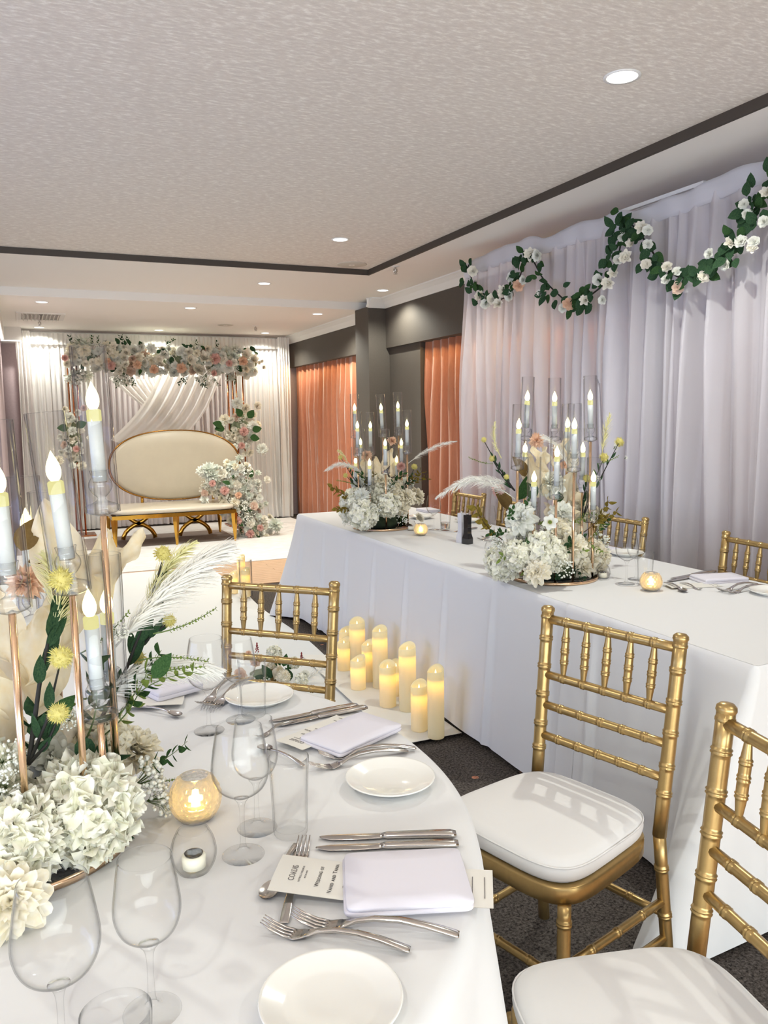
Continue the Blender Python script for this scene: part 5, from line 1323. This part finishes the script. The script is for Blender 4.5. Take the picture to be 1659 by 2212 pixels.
stalk(t, c, [b0, PY(85, 1480, Y0 - .06), PY(105, 1380, Y0 - .04), PY(128, 1275, Y0 - .02)], .0042, leaves=7, ll=.062)
stalk(t, c, [b0, PY(100, 1560, Y0 - .08), PY(128, 1440, Y0 - .06)], .003, leaves=2, ll=.05); stalk(t, c, [b0, PY(100, 1610, Y0 - .08), PY(126, 1550, Y0 - .07)], .003, leaves=2, ll=.05)
b1 = PY(215, 1560, Y0 + .06)
stalk(t, c, [b1, PY(275, 1440, Y0 + .1), PY(320, 1320, Y0 + .1), PY(350, 1215, Y0 + .1)], .0035, leaves=7, ll=.06)
stalk(t, c, [b1, PY(285, 1420, Y0 + .12), PY(330, 1370, Y0 + .13), PY(360, 1348, Y0 + .14)], .003, leaves=4, ll=.055); stalk(t, c, [b1, PY(265, 1470, Y0 + .12), PY(296, 1428, Y0 + .12)], .003, leaves=2, ll=.05)
plume(t, c, 'feather_white', PY(238, 1410, Y0 + .04), PY(505, 1180, Y0 + .12), (0, 0, .02), .075, 1, 420, .0014)
plume(t, c, 'feather_white', PY(185, 1530, Y0 + .0), PY(480, 1450, Y0 + .1), (0, 0, .035), .06, 2, 360, .0014)
plume(t, c, 'feather_yellow', PY(105, 1400, Y0 - .02), PY(92, 1195, Y0 - .02), (.02, 0, 0), .05, 3, 260)
plume(t, c, 'feather_yellow', PY(315, 1330, Y0 + .1), PY(425, 1170, Y0 + .12), (-.015, 0, .01), .04, 4, 240)
for k, px, py, ln, d in (('sprig_fine', 265, 1480, .14, (1, 0, .35)), ('sprig_fine', 300, 1430, .12, (1, 0, .12)), ('sprig_fine', 150, 1420, .12, (1, 0, .4)), ('sprig_fine', 60, 1620, .12, (.6, -.2, .7)), ('sprig_light', 225, 1590, .13, (.9, -.1, .6)), ('sprig_light', 300, 1500, .1, (.8, 0, .6)), ('sprig_green', 185, 1600, .16, (.4, -.2, .9)), ('sprig_green', 245, 1560, .14, (.6, 0, .5)), ('sprig_fine', 330, 1370, .12, (1, 0, .05)),
                       ('sprig_green', 300, 1660, .09, (.9, -.2, .1)), ('sprig_dark', 60, 1680, .13, (.3, -.1, 1)), ('sprig_dark', 110, 1700, .12, (.8, -.1, .6)), ('sprig_fine', 310, 1700, .09, (1, -.2, 0))):
    bloom(t, k, PY(px, py, Y0 + .02), ln, d, base=c)
for px, py, ln, d in ((175, 1590, .05, (.2, -.2, -1)), (110, 1560, .055, (.6, -.2, .7)), (95, 1540, .05, (.1, -.3, -1)), (330, 1465, .05, (.7, -.1, .9)), (25, 1875, .05, (-.3, -.6, -.4)), (240, 1810, .05, (.8, -.5, -.2))):
    leafat(t, rnd.choice(['leaf_green', 'leaf_dark']), PY(px, py, Y0 - .06), ln, d, (0, -1, .5), c)

# ---- middle arrangement
t, c = arrangement(C_MID, 'in the middle of the long table'); Y0 = 2.86
fill(t, c, [('peony_white', 1122, 1118, 38, -.08), ('peony_white', 1188, 1040, 36, .1), ('cup', 1188, 1128, 18, -.2, tuple(tocam((2, 2.7, .95)))), ('hydrangea', 1088, 1215, 40, -.02), ('hydrangea', 1115, 1200, 34, -.12), ('hydrangea', 1172, 1188, 40, -.16), ('hydrangea', 1195, 1205, 32, -.16), ('peony_cream', 1158, 1234, 33, -.21), ('peony_cream', 1238, 1178, 38, -.1), ('hydrangea_cream', 1275, 1205, 40, -.02), ('peony_cream', 1262, 1230, 30, -.08), ('peony_cream', 1292, 1112, 32, .1), ('peony_white', 1215, 1105, 30, .02),
               ('hydrangea_cream', 1240, 1110, 30, .08), ('peony_cream', 1270, 1080, 22, .1), ('hydrangea', 1130, 1160, 34, .02), ('hydrangea_cream', 1210, 1150, 32, .0),
               ('dahlia_peach', 1160, 952, 21, .05), ('dahlia_peach', 1218, 1005, 12, .05), ('dahlia_pink', 1078, 1060, 20, .12), ('gyp', 1218, 1228, 24, -.22), ('gyp', 1080, 1172, 24, -.08), ('gyp', 1292, 1172, 24, .0), ('gyp', 1178, 1150, 18, -.12), ('gyp', 1300, 1190, 18, .0),
               ('pompom', 1045, 950, 9, .05), ('pompom', 1063, 990, 11, .03), ('pompom', 1094, 1030, 9, .0), ('pompom', 1338, 955, 15, .0), ('pompom', 1305, 988, 15, -.02), ('pompom', 1268, 1033, 13, -.03), ('gyp', 1327, 968, 9, .0), ('gyp', 1288, 1035, 9, -.02), ('gyp', 1350, 990, 6, .0)], Y0, zmin=TZ + .003)
for px, py, ln, d, n, k in ((1160, 1075, .15, (-.2, .1, 1), (.2, -1, .1), 'magnolia'), (1188, 1080, .17, (.0, .1, 1), (0, -1, .1), 'magnolia'), (1215, 1090, .16, (.3, .1, 1), (-.2, -1, .1), 'magnolia'), (1238, 1105, .15, (.2, .1, 1), (-.1, -1, .2), 'magnolia'), (1180, 1020, .12, (-.4, 0, 1), (0, -1, .4), 'magnolia'), (1200, 1010, .13, (.1, 0, 1), (.3, -1, .3), 'magnolia'), (1225, 1020, .12, (.5, 0, .9), (-.3, -1, .3), 'magnolia'), (1165, 1010, .11, (-.1, 0, 1), (.4, -1, .1), 'magnolia'), (1195, 1150, .13, (-.1, -.1, 1), (.2, -1, .2), 'magnolia'), (1245, 1160, .12, (.3, -.1, 1), (-.3, -1, .2), 'magnolia'), (1150, 1060, .16, (.1, 0, 1), (.1, -1, .2), 'magnolia'), (1205, 1190, .2, (.2, -.1, 1), (0, -1, .2), 'magnolia'), (1255, 1120, .13, (.2, -.1, 1), (-.2, -1, .2), 'magnolia'),
                         (1100, 1100, .11, (-.4, .1, .9), (.2, -1, .2), 'magnolia_brown'), (1135, 1030, .1, (-.3, .1, .8), (.2, -1, .2), 'magnolia_brown'), (1120, 1080, .11, (.4, -.1, .8), (.2, -1, .2), 'leaf_green'), (1200, 1085, .09, (.5, -.1, .8), (.2, -1, .2), 'leaf_green'), (1150, 1080, .1, (-.1, -.1, .8), (-.3, -1, .2), 'leaf_green'), (1200, 1115, .06, (1, -.1, 0), (0, -1, .6), 'leaf_green')):
    leafat(t, k, PY(px, py, Y0 + .08), ln, d, n, c)
bl, br_ = PY(1112, 1060, Y0 + .02), PY(1258, 1120, Y0 - .02)
for q in ((1047, 955), (1065, 995), (1095, 1034)): stalk(t, c, [bl, bl.lerp(PY(q[0], q[1], Y0 + .03), .55) + Vector((0, 0, -.012)), PY(q[0], q[1], Y0 + .03)], .003, leaves=4, ll=.035)
for q in ((1336, 958), (1303, 992), (1268, 1038)): stalk(t, c, [br_, br_.lerp(PY(q[0], q[1], Y0 - .02), .5) + Vector((-.008, 0, 0)), PY(q[0], q[1], Y0 - .02)], .003, leaves=5, ll=.04)
plume(t, c, 'feather_white', PY(1112, 1078, Y0 + .02), PY(940, 1078, Y0 - .05), (0, 0, .075), .055, 5, 260)
plume(t, c, 'feather_white', PY(1110, 1055, Y0 + .05), PY(1000, 1035, Y0 + .05), (0, 0, .02), .045, 6, 130)
plume(t, c, 'feather_white', PY(1228, 1010, Y0 - .02), PY(1168, 940, Y0 - .02), (.01, 0, .02), .045, 7, 130)
plume(t, c, 'feather_white', PY(1235, 1020, Y0 - .05), PY(1240, 960, Y0 - .05), (.01, 0, 0), .035, 17, 90)
plume(t, c, 'feather_yellow', PY(1083, 990, Y0 + .02), PY(1070, 910, Y0 + .02), (-.02, 0, 0), .025, 8, 90)
plume(t, c, 'feather_yellow', PY(1300, 985, Y0), PY(1318, 892, Y0), (-.005, 0, 0), .04, 9, 130)
for k, px, py, ln, d in (('sprig_olive', 1085, 1165, .2, (-1, -.1, .55)), ('sprig_light', 1125, 1180, .12, (-1, -.4, .0)), ('sprig_light', 1130, 1190, .12, (-.5, -.5, -.5)), ('sprig_green', 1100, 1150, .1, (-1, -.3, .3)), ('sprig_olive', 1262, 1150, .17, (.9, -.1, .55)), ('sprig_olive', 1265, 1130, .14, (.8, -.2, .1)), ('sprig_light', 1265, 1160, .1, (.3, -.4, -.8)), ('sprig_green', 1215, 1210, .09, (.1, -.5, .5)), ('sprig_dark', 1235, 1225, .08, (.3, -.5, -.3)), ('sprig_fine', 1290, 1000, .1, (1, 0, .1)), ('sprig_fine', 1065, 1000, .1, (-1, 0, .1)), ('sprig_light', 1270, 1165, .09, (.6, -.4, .4)), ('sprig_dark', 1205, 1245, .06, (-.3, -.6, .1))):
    bloom(t, k, PY(px, py, Y0 - .1), ln, d, base=c)

for i in range(12):
    px, py = rnd.uniform(1085, 1295), rnd.uniform(1100, 1215)
    bloom(t, rnd.choice(['sprig_dark', 'sprig_green', 'sprig_light']), PY(px, py, Y0 - .05), rnd.uniform(.07, .11), (rnd.uniform(-1, 1), -.8, rnd.uniform(-.2, 1)), base=c)
# ---- far arrangement
t, c = arrangement(C_FAR, 'at the stage end of the long table'); Y0 = 4.68
fill(t, c, [('hydrangea', 785, 1112, 33, -.15), ('hydrangea', 765, 1085, 30, -.02), ('dahlia_white', 782, 1070, 22, -.1), ('hydrangea', 838, 1092, 27, -.15), ('peony_cream', 880, 1072, 25, -.08), ('peony_cream', 903, 1068, 22, .02), ('peony_white', 772, 1045, 21, .05), ('peony_cream', 822, 1035, 20, .05), ('hydrangea_cream', 850, 1060, 26, .0), ('hydrangea', 810, 1070, 24, .02), ('peony_cream', 868, 1095, 20, -.08), ('hydrangea_cream', 800, 1040, 22, .08), ('hydrangea', 752, 1105, 20, .0), ('peony_white', 885, 1040, 16, .05),
               ('dahlia_peach', 792, 985, 16, .05), ('dahlia_peach', 846, 953, 13, .05), ('dahlia_pink', 866, 1008, 13, .0), ('rose_ivory', 908, 1117, 13, -.02), ('gyp', 812, 1102, 18, -.2), ('gyp', 868, 1122, 16, -.14), ('gyp', 840, 1055, 14, -.05), ('gyp', 750, 1128, 12, -.1),
               ('pompom', 735, 988, 8, .0), ('pompom', 746, 1027, 8, -.02), ('pompom', 895, 1008, 10, .0), ('pompom', 850, 1072, 8, -.16), ('pompom', 758, 1010, 7, .0)], Y0, zmin=TZ + .003)
for px, py, ln, d, n, k in ((815, 1035, .15, (.1, .1, 1), (0, -1, .1), 'magnolia'), (800, 1035, .17, (-.3, .1, 1), (0, -1, .1), 'magnolia'), (830, 1015, .14, (.3, .1, 1), (0, -1, .1), 'magnolia'), (845, 1030, .15, (.5, .1, 1), (0, -1, .1), 'magnolia'), (785, 1050, .14, (-.5, .1, .9), (0, -1, .1), 'magnolia'), (870, 1100, .08, (.5, -.2, .4), (0, -1, .1), 'leaf_dark'), (845, 1125, .09, (.8, -.2, .3), (0, -1, .1), 'leaf_dark'), (860, 1130, .08, (.6, -.3, .5), (0, -1, .1), 'leaf_green'), (820, 1080, .08, (.2, -.3, .8), (0, -1, .1), 'leaf_green')):
    leafat(t, k, PY(px, py, Y0 + .08), ln, d, n, c)
for q in ((737, 990), (748, 1028)): stalk(t, c, [PY(785, 1060, Y0), PY((785 + q[0]) / 2, (1060 + q[1]) / 2 + 4, Y0), PY(q[0], q[1], Y0)], .003, leaves=4, ll=.035)
stalk(t, c, [PY(860, 1070, Y0), PY(880, 1040, Y0), PY(895, 1012, Y0)], .003, leaves=4, ll=.04)
plume(t, c, 'feather_white', PY(790, 1030, Y0 - .05), PY(700, 1018, Y0 - .1), (0, 0, .06), .045, 10, 200)
plume(t, c, 'feather_white', PY(880, 1002, Y0 - .02), PY(988, 953, Y0 - .1), (0, 0, .03), .042, 11, 200)
plume(t, c, 'feather_yellow', PY(752, 1000, Y0), PY(730, 972, Y0), (0, 0, .01), .03, 12, 70)
for k, px, py, ln, d in (('sprig_olive', 765, 1080, .2, (-1, -.1, .35)), ('sprig_olive', 768, 1095, .17, (-.8, -.3, -.2)), ('sprig_olive', 870, 1060, .18, (.6, -.1, .8)), ('sprig_olive', 880, 1050, .15, (.8, -.1, .5)), ('sprig_green', 800, 1060, .14, (-.3, -.3, .8)), ('sprig_green', 840, 1060, .14, (.3, -.3, .8)), ('sprig_fine', 770, 1050, .15, (-1, 0, .3)), ('sprig_dark', 855, 1060, .13, (.8, -.3, .5)), ('sprig_olive', 780, 1060, .13, (.3, -.3, .9)), ('sprig_green', 820, 1110, .1, (.5, -.5, .3))):
    bloom(t, k, PY(px, py, Y0 - .05), ln, d, base=c)
plume  # noqa

# ================================================================== FLOOR CANDLES
def pillar_candle(p, h, r, label, group, lit=True, z=0.0, warm=1.0, rz=0.0):
    t = thing('pillar_candle', label, 'candle', (p[0], p[1], z), rz, group)
    n = 26; seg = 30
    def top(a): return h + .011 * math.sin(a + 1.2) + .005 * math.sin(2 * a)
    def fn(u, v):
        a = 2 * pi * u
        rows = [(.0, 0, 0), (.97, 0, 0), (1, .004, 0)] + [(1, 0, k / 12) for k in range(1, 12)] + [(1, 0, 1), (.97, .003, 1), (.88, .0, 1), (.84, -.012, 1), (.8, -.03, .99), (0, -.032, .99)]
        k, dz, f = rows[int(round(v * (len(rows) - 1)))]
        zz = (top(a) * f if k > .83 else (h - .012) * f) + dz if f else dz
        return (r * k * math.cos(a), r * k * math.sin(a), zz)
    part(MB().grid(fn, seg, 19, wrapu=True), 'wax_body', t, mat='wax_shell')
    part(MB().lathe([(0, h - .045), (.0035, h - .036), (.0055, h - .022), (.003, h - .006), (0, h + .004)], 12), 'flame', t, mat='flame_dim')
    if lit:
        ld = bpy.data.lights.new('candle_lamp', 'POINT'); ld.energy = .09 * warm * (r / .037); ld.color = (1.0, .46, .03); ld.shadow_soft_size = .008
        lo = bpy.data.objects.new('candle_lamp', ld); COL.objects.link(lo); lo.location = (0, 0, h - .062); lo.parent = t
PG = 'cream LED pillar candles on the floor'
sheet = rug('paper_sheet', 'white sheet on the carpet under the floor candles', [(1.42, 3.1), (1.735, 3.1), (1.73, 4.45), (1.46, 4.6)], 'card', .002, .018)
# (base px, top py, label)
for bx, by, ty, wpx, lab in ((942, 1592, 1443, 36, 'tall pillar candle nearest the camera, at the right end of the floor candles'), (906, 1576, 1476, 36, 'short pillar candle touching the nearest tall one on the floor'), (881, 1533, 1394, 37, 'tall pillar candle second from the right end of the floor candles'),
        (838, 1524, 1434, 36, 'short pillar candle whose glow is hidden, in front of the floor row'), (856, 1500, 1432, 30, 'short pillar candle mostly hidden behind another, beside the cloth'), (822, 1484, 1357, 33, 'tall pillar candle in the middle of the floor candles'),
        (796, 1470, 1388, 28, 'short pillar candle just left of the middle tall one'), (774, 1487, 1422, 33, 'short pillar candle at the front left of the floor candles'), (773, 1446, 1340, 34, 'tall pillar candle at the back, standing highest in the picture'), (748, 1420, 1360, 30, 'short pillar candle farthest back, behind the leftmost one'), (744, 1446, 1383, 30, 'short pillar candle at the left end of the floor candles')):
    p = PZ(bx, by, .02); k = depth(p) / F; x = min(p.x, 1.69)
    pillar_candle((x, p.y), (by - ty) * k * 1.0, wpx * k / 2, lab, PG, z=.0205, rz=rnd.uniform(-.5, .5))
# glass cylinder and candles at the end of the runner
p = PZ(532, 1288, .02)
pillar_candle((p.x, p.y), (1288 - 1230) * depth(p) / F, .036, 'pillar candle inside the glass cylinder on the runner', 'candles at the end of the runner', z=.021)
t = thing('glass_cylinder', 'clear glass cylinder around a pillar candle at the end of the runner', 'candle holder', (p.x, p.y, .02))
part(MB().lathe([(.052, 0), (.052, .3), (.05, .3), (.05, .004), (.052, 0)], 32), 'glass_wall', t, mat='glass_tube')
p = PZ(511, 1282, .02); pillar_candle((p.x - .01, p.y + .05), (1282 - 1238) * depth(p) / F, .036, 'short pillar candle left of the glass cylinder', 'candles at the end of the runner', z=.018)
p = PZ(528, 1262, .02); pillar_candle((p.x, p.y + .1), (1262 - 1205) * depth(p) / F, .036, 'tall pillar candle behind the glass cylinder', 'candles at the end of the runner', z=.018)

# ================================================================== FLOWERS ON THE FLOOR behind the far chair
bx = Vector((1.14, 4.2, .016))
t = thing('aisle_flowers', 'low bunch of white and blush flowers on the runner behind the far chair', 'flowers', bx)
part(MB().lathe([(0, 0), (.1, 0), (.1, .05), (0, .06)], 12), 'foam_block', t, mat='foam_green')
for k, px, py, rr, dy in (('hydrangea', 592, 1412, 17, 0), ('hydrangea', 636, 1432, 13, -.05), ('hydrangea_cream', 612, 1462, 15, -.1), ('rose_blush', 520, 1455, 16, -.05), ('dahlia_peach', 537, 1412, 9, 0), ('rose_blush', 552, 1430, 13, 0), ('hydrangea', 650, 1470, 15, -.15), ('rose_white', 660, 1455, 11, -.1), ('peony_white', 540, 1470, 14, -.1), ('gyp', 575, 1480, 14, -.1), ('hydrangea_cream', 590, 1445, 16, 0)):
    p = PY(px, py, 4.15 + dy); R = rr * depth(p) / F; p.z = max(p.z, .03 + R * .8); bloom(t, k, p, R, (0, -.7, .7), base=bx)
for px, py, ln, d in ((575, 1475, .09, (-.8, -.1, .5)), (585, 1470, .1, (-.4, -.1, .9)), (612, 1440, .07, (.3, -.1, 1)), (605, 1440, .06, (-.5, -.1, .9)), (620, 1445, .07, (.9, -.1, .7)), (600, 1480, .09, (.1, -.2, .9)), (628, 1470, .08, (-.3, -.2, .9))):
    leafat(t, 'leaf_green' if py < 1460 else 'leaf_dark', PY(px, py, 4.1), ln, d, (0, -1, .4), bx)
leafat(t, 'magnolia_brown', PY(570, 1475, 4.1), .12, (.8, -.1, .5), (0, -1, .4), bx); leafat(t, 'magnolia', PY(605, 1475, 4.1), .13, (-.2, -.1, .9), (0, -1, .3), bx)
for px, py in ((556, 1420), (652, 1440)): bloom(t, 'berry', PY(px, py, 4.15), .08, (0, 0, 1), base=bx)
plume(t, bx, 'feather_white', PY(650, 1480, 4.1), PY(720, 1440, 4.0), (0, 0, .02), .06, 21, 100)
